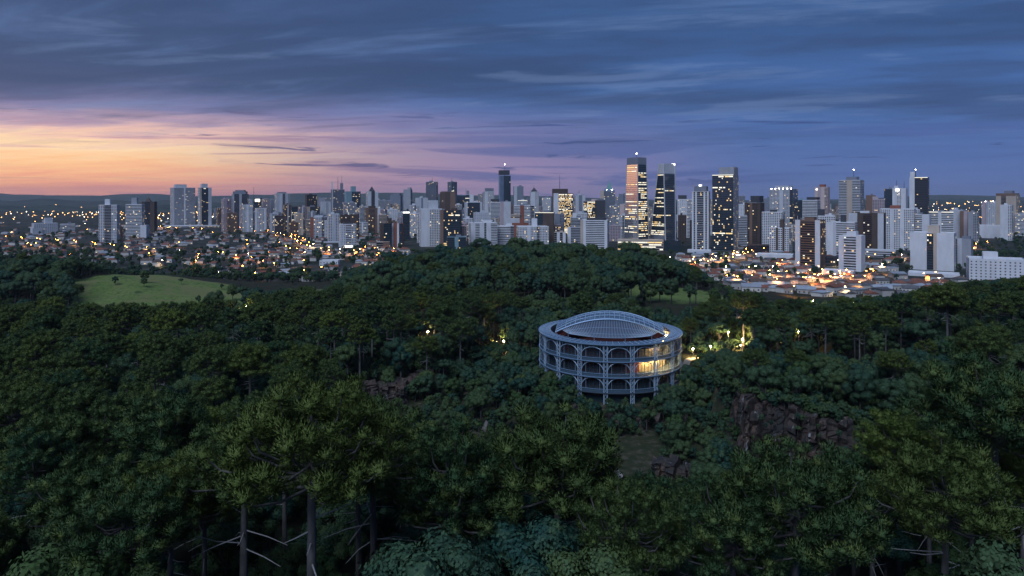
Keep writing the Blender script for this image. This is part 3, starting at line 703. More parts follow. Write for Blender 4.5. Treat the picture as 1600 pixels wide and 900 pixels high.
 (944, 961, 297, 2000, 'slate', 'g1', 'g1', 0, .06, O, 'dark tower topped by a green cone with white lights', [('crown', 945, 960, 295, 299, 'blue'), ('pyr', 947, 958, 283, 'green'), ('spots', 2)]),
 (938, 946, 299, 2250, 'beige', 'p1', 'p1', 0, .0, A, 'narrow beige slab left of the green coned tower', []),
 (955, 967, 307, 2300, 'grey', 'g1', 'g1', 0, .04, A, 'grey skyline block right of the green coned tower', []),
 (967, 980, 303, 2350, 'slate', 'p1g1', 'g1', 0, .03, A, 'slate skyline block left of the orange mirrored tower', []),
 (953, 970, 321, 1700, 'grey', 'g1', 'g1', 0, .14, A, 'grey lit block below the green coned tower', []),
 (969, 981, 319, 1600, 'pink', 'p1g1', 'p1', 0, .02, A, 'pink white slab left of the orange mirrored tower', []),
 (942, 962, 352, 1500, 'blue', 'p1', 'p1', 0, .0, LB, 'blank blue grey block right of the nine band office', []),
 (1060, 1084, 311, 1620, 'white', 's3b2', 'g1', 0, .08, A, 'white block with dark roof between slanted tower and white ribbed tower', [('box', 1061, 1074, 305, 'dark')]),
 (1060, 1073, 336, 1450, 'umber', 'g1', 'p1', 0, .03, A, 'narrow dark brown block right of the slanted glass tower', []),
 (1083, 1111, 299, 1250, 'white', 'p1d1p1d4p1d1p1', 'p1', -8, .09, A, 'white ribbed tower with dark strips and lit crown', [('crown', 1087, 1107, 291, 299, 'slate'), ('box', 1093, 1100, 288, 'white'), ('sign', 1095, 1099, 288.5, 291)]),
 (1116, 1156, 273, 1220, 'grey', 'c1', 's1', -18, .20, O, 'black glass office tower with grey side and yellow lit rows', [('box', 1128, 1156, 261, 'grey'), ('line',)]),
 (1154, 1167, 319, 1700, 'white', 's1', 's1', 0, .03, A, 'white slab peeking right of the black glass office tower', []),
 (1155, 1168, 337, 1350, 'pale', 'b1', 'p1', 0, .04, A, 'pale banded block at the foot of the black glass tower', []),
 (1166, 1196, 317, 1400, 'umber', 'p1g1k1g2p1', 'p1', -20, .05, A, 'dark brown tower with pale window column right of black tower', [('crown', 1178, 1194, 306, 316, 'dark')], 'brown'),
 (1194, 1208, 310, 1900, 'slate', 'p1', 'p1', 0, .03, A, 'slate block with dark roof left of the crown lit tower', []),
 (1207, 1249, 295, 1700, 'pale', 'g3p1g2c1', 'c1', -16, .06, A, 'pale ornate tower with white crown lights, right of centre', [('crown', 1217, 1240, 290, 296, 'pale'), ('spots', 6)]),
 (1194, 1229, 331, 1350, 'white', 'g1', 'g1', -12, .03, A, 'white gridded block below the crown lit tower', [('box', 1206, 1216, 328, 'dark')]),
 (1206, 1240, 356, 1180, 'white', 'g3k1g2k1g2', 'g1', -14, .04, A, 'white gridded block with black vertical frame', [('box', 1222, 1228, 343, 'umber')], 'umber'),
 (1248, 1259, 312, 1600, 'teal', 'c1', 'p1', 0, .02, A, 'narrow teal slab right of the crown lit tower', []),
 (1257, 1283, 313, 1500, 'white', 'b1', 'b1', -16, .04, A, 'white banded tower with dark roof behind the brown pier tower', [('crown', 1265, 1282, 308, 312, 'dark')]),
 (1276, 1298, 292, 1700, 'pink', 'p1k1p1b1', 'p1', -14, .05, A, 'pinkish tower with glowing red top on the right skyline', [('box', 1283, 1292, 288, 'brick'), ('sign', 1278, 1281, 295, 297)], 'mauve'),
 (1248, 1292, 344, 940, 'brown', 'k1B3k1', 'g1', -16, .10, A, 'brown tower with two white piers, front row right', [('box', 1262, 1279, 340, 'brown')], 'white'),
 (1281, 1306, 337, 1230, 'white', 'g1', 'g1', 0, .05, A, 'white gridded tower with black roof tank right of brown tower', [('box', 1281, 1291, 327, 'dark')]),
 (1316, 1352, 281, 1400, 'pale', 'b3k2b3', 'b1', -14, .05, A, 'tall banded tower with beige centre pier and roof beacon', [('box', 1327, 1345, 276, 'slate'), ('ant', 1338, 265, 1)], 'beige'),
 (1298, 1342, 347, 1100, 'white', 'p2k1b6', 'b1', -8, .06, A, 'white tower with balcony bands behind the frontmost white tower', [('box', 1318, 1326, 336, 'dark')], 'pale'),
 (1316, 1354, 368, 890, 'white', 'p2B5p2', 'p1', -14, .10, A, 'frontmost slim white tower with recessed balconies and blank sides', [('box', 1328, 1344, 362)]),
 (1334, 1387, 333, 1150, 'umber', 'k3p2B3p2k2', 'p1', -6, .05, A, 'black brown tower with pale balcony column and white side slabs', [('box', 1350, 1364, 330, 'white')], 'pale'),
 (1355, 1369, 305, 1750, 'brown', 'p1', 'p1', 0, .02, A, 'narrow brown tower right of the tall banded beacon tower', []),
 (1366, 1383, 311, 1600, 'mauve', 'g1', 'g1', 0, .03, A, 'mauve stepped block right of the narrow brown tower', [('box', 1366, 1374, 307)]),
 (1384, 1400, 295, 1720, 'slate', 'c1', 'p1', 0, .03, O, 'slate office tower left of the sign lit white tower', []),
 (1398, 1419, 294, 1700, 'white', 'p1g1p1', 'p1', -10, .08, A, 'white tower with glowing sign and thin masts on right skyline', [('box', 1400, 1406, 290), ('sign', 1403, 1409, 295, 298.5), ('ant', 1403, 281), ('ant', 1415, 283)]),
 (1384, 1434, 326, 1250, 'white', 'g3p1g2p1g3', 'g1', -6, .08, A, 'broad white gridded block of three bays, right of centre', [('box', 1397, 1412, 321, 'brick')]),
 (1426, 1453, 277, 1300, 'dark', 'k2b5', 'b1', -6, .08, O, 'black banded tower with tall white left slab and glowing roof', [('box', 1426.2, 1433, 268, 'white'), ('line',), ('ant', 1434, 265, 1)], 'white'),
 (1418, 1438, 327, 1270, 'pale', 'g1', 'g1', 0, .08, A, 'pale gridded wing below the black banded tower', []),
 (1434, 1456, 335, 1240, 'white', 'b1p1', 'p1', -10, .05, A, 'white banded block right below the black banded tower', []),
 (1454, 1491, 331, 1300, 'white', 'b4k1b4', 'p1', 0, .06, O, 'white framed low office with two bays of dark bands and mast', [('ant', 1472, 311), ('line',)], 'white'),
 (1488, 1508, 328, 1500, 'pale', 'p1', 'p1', -10, .0, A, 'blank pale block right of the white framed office', []),
 (1503, 1518, 330, 1480, 'brown', 'p1k1p1', 'p1', 0, .03, A, 'brown block between blank pale block and grey block at right', [], 'mauve'),
 (1516, 1531, 331, 1440, 'grey', 'p1g1', 'g1', -10, .06, A, 'grey block right of the brown block, above dark trees', []),
 (1434, 1497, 364, 900, 'white', 'p5c2k1p5', 's1', -5, .10, A, 'big white block with two blank walls and brown centre', [('box', 1458, 1475, 353, 'beige')], 'beige'),
 (1489, 1522, 373, 930, 'grey', 'd2k1p2', 'p1', -8, .35, A, 'grey lit balcony block right of the blank walled white block', [], 'pale'),
 (1536, 1546, 315, 1900, 'mauve', 'p1', 'p1', 0, .03, A, 'narrow mauve tower among trees at far right', [('spots', 1)]),
 (1546, 1566, 315, 1880, 'pale', 's1', 's1', -10, .03, A, 'pale gridded tower with white roof lamp at far right', [('spots', 1)]),
 (1564, 1595, 304, 1720, 'beige', 'p1d1p2', 'g1', -14, .08, A, 'beige tower with overhanging crown at far right', [('crown', 1564, 1594, 302, 306, 'brown'), ('box', 1575, 1588, 298, 'slate')]),
 (1567, 1584, 320, 1520, 'white', 'p2g1', 'g1', -12, .03, A, 'white tower in front of the beige crowned tower', []),
 (1590, 1606, 334, 1700, 'white', 'b1', 'b1', 0, .10, LB, 'low white block cut by the right picture edge', []),
 (1526, 1608, 406, 775, 'white', 's1', 's1', 6, .0, LB, 'low white four storey block with small square windows at right edge', [('box', 1548, 1569, 396)]),
]
for row in BT:
    x0, x1, yt, Y, wall, fr_, sd_, psi, lit, nm, lab, ex = row[:12]
    building(x0, x1, yt, Y, wall, fr_, sd_, psi, lit, nm, lab, ex, row[12] if len(row) > 12 else 'brown')
    LAND.append(((x0 + x1) / 2, HOR + 95 * F / Y, Y, lab))

# podiums and halls at the feet of the towers
HALLS = [
 (1076, 1112, 391, 1190, 'white', 'p1', 'p1', 0, .0, 'hall', 'white windowless hall at the foot of the white ribbed tower'),
 (1110, 1146, 396, 1130, 'grey', 'p1', 'p1', -20, .0, 'hall', 'grey and white box hall below the black glass tower'),
 (1171, 1210, 383, 1200, 'umber', 'd1', 'p1', 0, .05, 'hall', 'dark low hall with a lamp below the dark brown tower'),
 (1186, 1242, 398, 1060, 'white', 'p1', 'p1', -4, .0, 'hall', 'long white hall wall left of the brown pier tower'),
 (1290, 1338, 423, 850, 'white', 'p1', 'p1', -8, .0, 'hall', 'white shed roof below the frontmost slim white tower'),
 (1290, 1318, 401, 1000, 'dark', 'b1', 'p1', 0, .10, 'hall', 'dark parking deck between brown tower and slim white tower'),
 (1350, 1400, 391, 1100, 'pale', 'b1', 'p1', 0, .10, 'hall', 'pale flat hall under the black brown tower'),
 (1430, 1500, 428, 830, 'white', 'p1', 'p1', 0, .0, 'hall', 'white flat hall in front of the blank walled block'),
 (610, 658, 390, 1290, 'white', 'p1', 'p1', 10, .0, 'hall', 'long white hall roof below the brown pair'),
 (588, 608, 378, 1250, 'beige', 'd1k1', 'p1', 0, .4, 'hall', 'lit beige block beside the wide road junction'),
 (340, 378, 430, 810, 'grey', 'p1', 'p1', 8, .0, 'hall', 'grey sawtooth shed behind the left meadow, leftmost'),
 (378, 408, 428, 830, 'pale', 'p1', 'p1', 0, .0, 'hall', 'pale shed right of the grey shed behind the meadow'),
 (404, 438, 424, 850, 'brick', 'd1', 'p1', 0, .2, 'hall', 'brick red shed glowing under a lamp behind the meadow'),
 (434, 452, 421, 880, 'pale', 'p1', 'p1', 0, .0, 'hall', 'small pale shed right of the brick red shed'),
 (498, 530, 407, 960, 'white', 's1', 'p1', -12, .0, 'hall', 'white long shed under the road junction'),
 (515, 545, 428, 800, 'beige', 'p1', 'p1', -10, .0, 'hall', 'beige shed at the left foot of the park hill'),
 (255, 335, 353, 2150, 'pale', 'b1', 'p1', 0, .55, 'hall', 'long lit podium under the wide pale slab'),
 (1530, 1568, 352, 1600, 'white', 'p1', 'p1', -6, .0, 'hall', 'low white curved arena roof among trees at far right'),
 (470, 486, 373, 1600, 'white', 'b1', 'p1', 0, .2, 'hall', 'small white block left of the grey blue brick edged block'),
 (505, 530, 378, 1440, 'pale', 'p1', 'p1', 0, .0, 'hall', 'pale canopy block at the foot of the ribbed white tower'),
]
for x0, x1, yt, Y, wall, fr_, sd_, psi, lit, nm, lab in HALLS:
    building(x0, x1, yt, Y, wall, fr_, sd_, psi, lit, nm, lab, (), ratio=0.6, cat='hall', auto=False, base=min(5.0, h1(wx((x0 + x1) / 2, Y), Y) - 1))
    LAND.append(((x0 + x1) / 2, HOR + 95 * F / Y, Y, lab))

# the two landmark glass towers on one podium
def prism_tower(name, label, Y, bottom, top, ybase, ytop, faces, crown):
    """tapered tower; bottom/top: left, corner and right edge in photo px at distance Y; faces: material and lit share of the two seen faces"""
    gz = 5.0; root = thing(name, label, 'office tower', (wx(sum(bottom) / 3, Y), Y, gz)); X0 = root.location.x
    def ring(e, z):
        l, c, r_ = [wx(q, Y) - X0 for q in e]; wl, wr = c - l, r_ - c
        dl, dr = wl * 1.75, wr * 0.62
        C_ = Vector((c, 0, z)); Lp = Vector((l, dl, z)); Rp = Vector((r_, dr, z)); B = Lp + Rp - C_
        return [Lp, C_, Rp, B]
    zb, zt = wz(ybase, Y) - gz, wz(ytop, Y) - gz
    at = lambda t: [a.lerp(b, t) for a, b in zip(ring(bottom, zb), ring(top, zt))]
    mb = MB(); b0 = [p + Vector((0, 0, -8)) for p in at(0)]; t0 = at(1)
    for k in range(4): mb.quad([b0[k], b0[(k + 1) % 4], t0[(k + 1) % 4], t0[k]])
    mb.quad(t0); part('wall', mb, WALL['slate'], root)
    nf = int((zt - zb) / 3.6)
    lits = MB(); rail = MB()
    for fi, (m_, lp) in enumerate(faces):
        def P(u, t, off):
            q = at(t); a, b = q[fi], q[fi + 1]; nrm = Vector(((b - a).y, -(b - a).x, 0)).normalized(); return tuple(a.lerp(b, u) + nrm * off)
        mb = MB(); K = 10
        for k in range(K): mb.quad([P(0.03, crown * k / K, .15), P(0.97, crown * k / K, .15), P(0.97, crown * (k + 1) / K, .15), P(0.03, crown * (k + 1) / K, .15)])
        part('glass_face', mb, m_, root)
        for f in range(nf):
            ta, tb = crown * f / nf, crown * (f + 0.16) / nf
            rail.quad([P(.03, ta, .3), P(.97, ta, .3), P(.97, tb, .3), P(.03, tb, .3)])
            if rnd.random() < lp(f / nf):
                u = rnd.choice((.05, .05, .3)); e = rnd.choice((.95, .95, .7))
                while u < e - .05:
                    v = min(e, u + rnd.uniform(.06, .35)); lits.quad([P(u, ta + (tb - ta) * 2.2, .25), P(v - .02, ta + (tb - ta) * 2.2, .25), P(v - .02, ta + (tb - ta) * 5.0, .25), P(u, ta + (tb - ta) * 5.0, .25)], rnd.choice((0, 1, 1))); u = v + (.08 if rnd.random() < .3 else 0)
    part('lit_windows', lits, LIT, root, 'stuff'); part('mullions', rail, M_METAL, root, 'stuff')
    return root, at
tA, atA = prism_tower('office_tower', 'tapered glass tower with orange sunset mirrored on its left face', 1250, (979.5, 997, 1016), (983.5, 996.5, 1011.5), 374, 247.5,
    [(M_MIRROR, lambda t: .45 if t < .55 else .12), (M_GLASSD, lambda t: .75 if t < .75 else .25)], 0.925)
q = atA(0.93); q2 = atA(1.0); mb = MB()
for k in range(4): mb.quad([q[k] * 1.0 + Vector((0, 0, 0.3)), q[(k + 1) % 4] + Vector((0, 0, 0.3)), q2[(k + 1) % 4] + Vector((0, 0, 2)), q2[k] + Vector((0, 0, 2))])
mb.v = [(x * 1.012, y - 0.25 if y < 6 else y, z) for x, y, z in mb.v]; part('crown', mb, WALL['slate'], tA)
for e, nm in ((0, 'frame'), (1, 'frame'), (2, 'frame')):
    mb = MB(); a = atA(0)[e]; b = atA(0.93)[e]; mb.tube([a + Vector((0, -.3, -6)), b + Vector((0, -.3, 0))], 0.55, 4); part('frame', mb, WALL['pale'], tA)
mb = MB(); c = sum(atA(1.0), Vector()) / 4; mb.tube([c, c + Vector((0, 0, 9))], .4, 4); part('antenna', mb, M_METAL, tA)
mb = MB(); mb.box(c.x - .6, c.x + .6, c.y - .6, c.y + .6, c.z + 9, c.z + 10.2); part('beacon', mb, M_BEACON, tA)
tB, atB = prism_tower('office_tower', 'blue glass tower with slanted left edge and white frame', 1250, (1021.5, 1040, 1058), (1031.5, 1037, 1057.5), 374, 255.5,
    [(M_GLASSD, lambda t: .42 if t < .8 else .2), (M_GLASS, lambda t: .10)], 0.86)
for e in (0, 1, 2):
    mb = MB(); a = atB(0)[e]; b = atB(1.0)[e]; mb.tube([a + Vector((0, -.4, -6)), b + Vector((0, -.4, 0))], 0.95, 4); part('frame', mb, WALL['pale'], tB)
q, q2 = atB(0.87), atB(1.0); mb = MB()
for k in range(4): mb.quad([q[k], q[(k + 1) % 4], q2[(k + 1) % 4], q2[k]])
mb.v = [(x, y - 0.35 if y < 8 else y, z) for x, y, z in mb.v]; part('crown', mb, WALL['pale'], tB)
mb = MB(); c = atB(1.0)[2]; mb.box(c.x - 6.5, c.x, c.y - 1.5, c.y - .7, c.z - 2.8, c.z + 0.6); part('lit_sign', mb, M_SIGN, tB)
pod = thing('podium_block', 'long lit podium joining the two tapered glass towers', 'building', (wx(1003, 1235), 1250, 5), -math.atan2(wx(1003, 1235), 1250))
mb = MB(); Lw = 70 * 1.135; mb.box(-Lw / 2, Lw / 2, -14, 22, -4, wz(375, 1235) - 5); part('wall', mb, WALL['beige'], pod)
fcp = Face((-Lw / 2, -14, 0), (1, 0, 0), (0, -1, 0), Lw); acc = {k: MB() for k in ('win', 'lit', 'slab', 'rail')}
for f in range(4):
    z = 1.2 + f * 4.0
    mb = MB(); fcp.slab(mb, 0.5, Lw - .5, z, z + 2.3, 0, .08); part('window_band', mb, M_WIN, pod)
    u = 1
    while u < Lw - 6:
        e = u + rnd.uniform(3, 14)
        if rnd.random() < .62: fcp.quad(acc['lit'], u, min(e, Lw - 1), z + .2, z + 2.1, .14, rnd.choice((0, 1, 1)))
        u = e + .4
part('lit_windows', acc['lit'], LIT, pod, 'stuff')
mb = MB(); mb.box(Lw / 2 - 1, Lw / 2 + 30, -13, 20, -4, wz(375.5, 1235) - 5); part('glass_wing', mb, M_GLASSD, pod)
CITY_FOOT.append((pod.location.x, 1250, 60))

# far rows of the skyline: small blocks nothing in view tells apart
g = random.Random(21); fillers = [(g.uniform(336, 1420), g.uniform(2650, 3500)) for _ in range(110)]
for px, Y in fillers:
    wpx = g.uniform(7, 14); yt = g.gauss(318, 5.0)
    if px < 470 or px > 1240: yt += 5
    yt = max(306 if g.random() < .2 else 311, min(yt, 330))
    building(px - wpx / 2, px + wpx / 2, yt, Y, g.choice(['white', 'pale', 'pale', 'grey', 'grey', 'slate', 'mauve', 'brown', 'beige']), g.choice(['g1', 'g1', 'p1g2', 'b1', 'p1']), 'g1',
             g.choice((-16, -8, 8, 16)), .05, A, 'small distant block filling the gaps of the far skyline', group='small blocks in the far skyline rows')
# mid rows: blocks between the named towers
g = random.Random(33); MID = []
for px in np.arange(345, 1440, 13.0):
    px = float(px) + g.uniform(-4, 4); Y = g.uniform(1750, 2500); wpx = g.uniform(11, 19); yt = g.uniform(319, 341)
    wl_ = g.choice(['white', 'white', 'pale', 'pale', 'grey', 'slate', 'mauve', 'beige', 'brown']); best = min(LAND, key=lambda q: abs(q[0] - px) * 2 + abs(q[2] - Y) * .01)
    MID.append((px, Y, wpx, yt, wl_, f"half hidden {wl_} block {'left' if px < best[0] else 'right'} of the {best[3]}"))
for px in np.arange(440, 1440, 14.0):
    px = float(px) + g.uniform(-5, 5); Y = g.uniform(1480, 1800); wpx = g.uniform(12, 20); yt = g.uniform(331, 353)
    wl_ = g.choice(['white', 'white', 'pale', 'pale', 'grey', 'mauve', 'beige', 'brown', 'umber']); best = min(LAND, key=lambda q: abs(q[0] - px) * 2 + abs(q[2] - Y) * .01)
    MID.append((px, Y, wpx, yt, wl_, f"low {wl_} block {'left' if px < best[0] else 'right'} of the {best[3]}"))
seen_mid = {}
for px, Y, wpx, yt, wl_, lab in MID:
    k = seen_mid.get(lab, 0); seen_mid[lab] = k + 1
    lab = ' '.join(((('another ' if k == 1 else 'yet another ') if k else '') + lab).split()[:16])
    building(px - wpx / 2, px + wpx / 2, yt, Y, wl_, g.choice(['g1', 'p1g3p1', 'b1', 'g2d1g2', 'B1', 'b3k1b3']), 'g1',
             g.choice((-14, -8, 8, 14)), .09, A, lab, accent='white', group='half hidden blocks in the middle rows of the skyline')
# ---------------------------------------------------------------- round steel and glass opera house
OX, OY, OZ = 40.5, 292.0, 21.5
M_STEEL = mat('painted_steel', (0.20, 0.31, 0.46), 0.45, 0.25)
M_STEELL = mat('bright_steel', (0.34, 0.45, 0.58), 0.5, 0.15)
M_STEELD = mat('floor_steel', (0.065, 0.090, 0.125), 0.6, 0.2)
M_RED = mat('red_wall', (0.30, 0.055, 0.035), 0.8, noise=0.3, nscale=0.3)
M_REDD = mat('dark_red_seats', (0.13, 0.028, 0.022), 0.85, noise=0.3, nscale=0.4)
M_CREAM = mat('cream_wall', (0.55, 0.47, 0.34), 0.8)
def sheet_mat(name, col, alpha, rough=0.25):
    m_ = bpy.data.materials.new(name); m_.use_nodes = True; n = NT(m_.node_tree); b = n.n['Principled BSDF']
    b.inputs['Base Color'].default_value = (*col, 1); b.inputs['Roughness'].default_value = rough; b.inputs['Alpha'].default_value = alpha
    b.inputs['Specular IOR Level'].default_value = 0.6
    return m_
M_POLY = sheet_mat('polycarbonate', (0.12, 0.19, 0.28), 0.62)
M_FAN = sheet_mat('fan_glass', (0.07, 0.11, 0.18), 0.80, 0.4)
M_PANE = sheet_mat('pane', (0.06, 0.12, 0.16), 0.20, 0.15)
M_MESH = sheet_mat('wire_mesh_rail', (0.060, 0.120, 0.18), 0.45, 0.6)
M_OLAMP = mat('hall_lamp', (0.9, 0.8, 0.6), 0.6, emit=(1.0, 0.70, 0.30), strength=130.0)
ot = thing('opera_house', 'round steel and glass opera house with arcaded storeys and vaulted roof in the quarry', 'opera house', (OX, OY, OZ), -math.atan2(OX, OY)); ot.scale = (0.955, 0.955, 1.0)
RIM, FL = 23.2, (16.7, 10.8, 5.0)
NC = 18; PH = R(-3)
def pol(r, a, z): return Vector((r * math.sin(a), -r * math.cos(a), z))     # a = 0 faces the camera
def ring_mesh(r0, r1, z0, z1, n=72, a0=0.0, a1=2 * math.pi):
    mb = MB()
    for i in range(n):
        a, b = a0 + (a1 - a0) * i / n, a0 + (a1 - a0) * (i + 1) / n
        mb.quad([pol(r1, a, z0), pol(r1, b, z0), pol(r1, b, z1), pol(r1, a, z1)])
        mb.quad([pol(r0, b, z0), pol(r0, a, z0), pol(r0, a, z1), pol(r0, b, z1)])
        mb.quad([pol(r0, a, z1), pol(r1, a, z1), pol(r1, b, z1), pol(r0, b, z1)])
        mb.quad([pol(r1, a, z0), pol(r0, a, z0), pol(r0, b, z0), pol(r1, b, z0)])
    return mb
# one lattice column and one arch, repeated round the drum
mb = MB(); hw = 0.72
for s in (-1, 1):
    mb.tube([(s * hw, 0, 0), (s * hw, 0, RIM - 0.8)], 0.17, 5); mb.tube([(s * hw * .55, 0.9, 0), (s * hw * .55, 0.9, RIM - 0.8)], 0.13, 4)
k = 0.4
while k < RIM - 2.4:
    mb.tube([(-hw, 0, k), (hw, 0, k + 1.5)], 0.075, 4); mb.tube([(hw, 0, k), (-hw, 0, k + 1.5)], 0.075, 4); k += 1.5
col_me = mb.mesh('column', M_STEELL)
half = math.pi / NC; cw = 30.3 * math.sin(half) - hw
arch_me = []
for st in range(3):
    top = (RIM - 1.4, FL[0] - 0.5, FL[1] - 0.5)[st]; low = (FL[0] + 1.6, FL[1] + 1.4, FL[2] + 1.4)[st]
    mb = MB(); pts = []
    for i in range(17):
        t = math.pi * i / 16; pts.append((-cw * math.cos(t), 0, low + (top - low) * math.sin(t) ** 0.85))
    mb.tube(pts, 0.15, 5)
    for i in (2, 4, 12, 14):       # short struts from the arch to the beam
        x, _, z = pts[i]; mb.tube([(x, 0, z), (x, 0, top + .2)], 0.06, 4)
    for x in (-cw * .62, cw * .62): mb.tube([(x, .5, (FL[st] + .3)), (x, .5, top - .3)], 0.07, 4)
    arch_me.append(mb.mesh('arch', M_STEELL))
for c in range(NC):
    a = PH + 2 * math.pi * c / NC
    obj('column', col_me, ot, pol(30.3, a, 0), a)
    b = a + half
    for st in range(3): obj('arch', arch_me[st], ot, pol(30.3 * math.cos(half), b, 0), b)
for z in FL + (0.3,):
    part('floor_ring', ring_mesh(23.6, 30.5, z - 0.30, z), M_STEELD, ot)
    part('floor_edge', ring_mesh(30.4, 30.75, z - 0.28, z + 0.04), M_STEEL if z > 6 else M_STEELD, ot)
    if z > 1:
        part('mesh_railing', ring_mesh(30.15, 30.25, z + 0.02, z + 1.15), M_MESH, ot)
        part('handrail', ring_mesh(30.12, 30.36, z + 1.15, z + 1.30), M_STEEL, ot)
for zz, lo in ((RIM - 1.0, FL[0]), (FL[0] - .5, FL[1]), (FL[1] - .5, FL[2]), (FL[2] - .5, 0.3)):
    part('glass_wall', ring_mesh(27.5, 27.6, lo, zz, 72), M_PANE, ot)
# window posts and transoms of the glass drum
for zz, lo in ((RIM - 1.0, FL[0]), (FL[0] - .5, FL[1]), (FL[1] - .5, FL[2])):
    mb = MB()
    for i in range(108):
        a = 2 * math.pi * i / 108; mb.tube([pol(27.7, a, lo), pol(27.7, a, zz)], 0.09 if i % 3 else 0.16, 4, cap=False)
    for z in (lo + 1.1, lo + 3.0): 
        for i in range(72): mb.tube([pol(27.7, 2 * math.pi * i / 72, z), pol(27.7, 2 * math.pi * (i + 1) / 72, z)], 0.06, 3, cap=False)
    part('window_posts', mb, M_STEELD, ot, 'stuff')
# the auditorium drum: red, and cream where the foyer is lit on the right
for zz, lo in ((RIM - 1.0, FL[0]), (FL[0] - .45, FL[1]), (FL[1] - .45, FL[2])):
    part('red_wall', ring_mesh(23.2, 23.6, lo, zz, 60, R(82), R(390)), M_RED, ot)
    part('foyer_wall', ring_mesh(23.2, 23.6, lo, zz, 10, R(30), R(82)), M_CREAM, ot)
part('base_wall', ring_mesh(22.6, 23.4, 0.3, FL[2], 60), M_STEELD, ot)
for a in (36, 46, 56, 66, 76):
    for st, z in ((0, RIM - 1.6), (1, FL[0] - .8)):
        if st == 0 and a in (36, 66, 76): continue
        mb = MB(); mb.box(-1.3, 1.3, -.4, .4, -.12, .12); o = obj('hall_lamp', mb.mesh('hall_lamp', M_OLAMP), ot, pol(25.3, R(a), z), R(a))
for a in (84, 97, 112):
    mb = MB(); mb.box(-.6, .6, -.3, .3, -.12, .12); obj('hall_lamp', mb.mesh('hall_lamp', M_OLAMP), ot, pol(24.6, R(a), FL[0] + 4.2), R(a))
# ring roof: rim beams, radial ribs and one panel per bay
part('rim_beam', ring_mesh(30.3, 30.9, RIM - 0.42, RIM + .05), M_STEEL, ot)
part('rim_skirt', ring_mesh(30.3, 30.45, RIM - 1.05, RIM - 0.43), M_PANE, ot)
part('rim_beam', ring_mesh(25.5, 25.8, RIM - 0.5, RIM + 0.15), M_STEELD, ot)
part('rim_tube', ring_mesh(28.3, 28.45, RIM + 0.02, RIM + 0.20), M_STEEL, ot)
NP = 72; da = 2 * math.pi / NP
mb = MB(); a0, a1 = -da / 2 * .94, da / 2 * .94
for za, zb in ((-.02, .04),):
    P = [pol(30.35, a0, RIM - .12), pol(30.35, a1, RIM - .12), pol(25.8, a1, RIM + .08), pol(25.8, a0, RIM + .08)]
    Q = [p + Vector((0, 0, .08)) for p in P]
    mb.quad(Q); mb.quad(P[::-1])
    for k in range(4): mb.quad([P[k], P[(k + 1) % 4], Q[(k + 1) % 4], Q[k]])
pan_me = mb.mesh('roof_panel', M_POLY)
mb = MB(); mb.tube([pol(30.5, da / 2, RIM + .0), pol(25.6, da / 2, RIM + .2)], 0.10, 4); rib_me = mb.mesh('roof_rib', M_STEELL)
for i in range(NP):
    obj('roof_panel', pan_me, ot, (0, 0, 0), i * da)
    obj('roof_rib', rib_me, ot, (0, 0, 0), i * da)
# vault: a shallow shell cut open towards the camera
VF, UA = -7.0, 25.6
def shell_z(u, v): return RIM - 0.6 + 7.2 * (1 - (u / UA) ** 2 - 0.62 * ((v - 4) / 22) ** 2)
def vlim(u):
    k = (1 - (u / UA) ** 2) / 0.62
    if k <= 0: return None
    q = 22 * math.sqrt(k); return max(VF, 4 - q), min(4 + q, math.sqrt(max(0.1, 25.4 ** 2 - u * u)))
NU, NV = 22, 6; us = [-23.0 + 46.0 * i / NU for i in range(NU + 1)]
def sp(u, t, lift=0.0):
    lo, hi = vlim(u); v = lo + (hi - lo) * t; return Vector((u, v, shell_z(u, v) + lift))
for i in range(NU):
    for j in range(NV):
        mb = MB(); S = 3
        ua, ub = us[i] + .08, us[i + 1] - .08
        for q in range(S):
            t0, t1 = (j + q / S) / NV, (j + (q + 1) / S) / NV
            mb.quad([sp(ua, t0), sp(ub, t0), sp(ub, t1), sp(ua, t1)])
        part('vault_panel', mb, M_POLY, ot)
for i in range(NU + 1):
    mb = MB(); mb.tube([sp(us[i], t / 10, .06) for t in range(11)], 0.15 if i % 2 == 0 else 0.06, 4); part('vault_rib', mb, M_STEELL, ot)
for j in range(NV + 1):
    mb = MB(); mb.tube([sp(-23 + 46 * i / 32, j / NV, .06) for i in range(33)], 0.34 if j == 0 else (0.13 if j < NV else 0.25), 6); part('vault_arch', mb, M_STEEL, ot)
# fan of slats and glazing hanging inwards from the front arch
def fan(u, t):
    p = sp(u, 0.0); q = Vector((u * 0.82, VF - 1.4, RIM - 1.8 + 0.003 * u * u))
    m_ = p.lerp(q, t); m_.z -= 0.9 * math.sin(math.pi * t) * (1 - abs(u) / 26); return m_
NSL = 56
for i in range(NSL + 1):
    u = -20.2 + 40.4 * i / NSL
    mb = MB(); mb.tube([fan(u, t / 6) for t in range(7)], 0.10, 4, cap=False); part('fan_slat', mb, M_STEELL, ot)
mb = MB()
for i in range(40):
    for t in range(5):
        ua, ub = -20.2 + 40.4 * i / 40, -20.2 + 40.4 * (i + 1) / 40; o_ = Vector((0, .12, -.05))
        mb.quad([fan(ua, t / 5) + o_, fan(ub, t / 5) + o_, fan(ub, (t + 1) / 5) + o_, fan(ua, (t + 1) / 5) + o_])
part('fan_glazing', mb, M_FAN, ot)
for t in (.35, .7, 1.0):
    mb = MB(); mb.tube([fan(-20.2 + 40.4 * i / 30, t) for i in range(31)], 0.09, 4); part('fan_bar', mb, M_STEEL, ot)
part('seating_wall', ring_mesh(19.5, 23.2, RIM - 4.6, RIM - 3.4, 48, R(95), R(265)), M_REDD, ot)
part('drum_wall', ring_mesh(25.3, 25.6, RIM - 3.2, RIM - 0.6, 60), M_STEELD, ot)
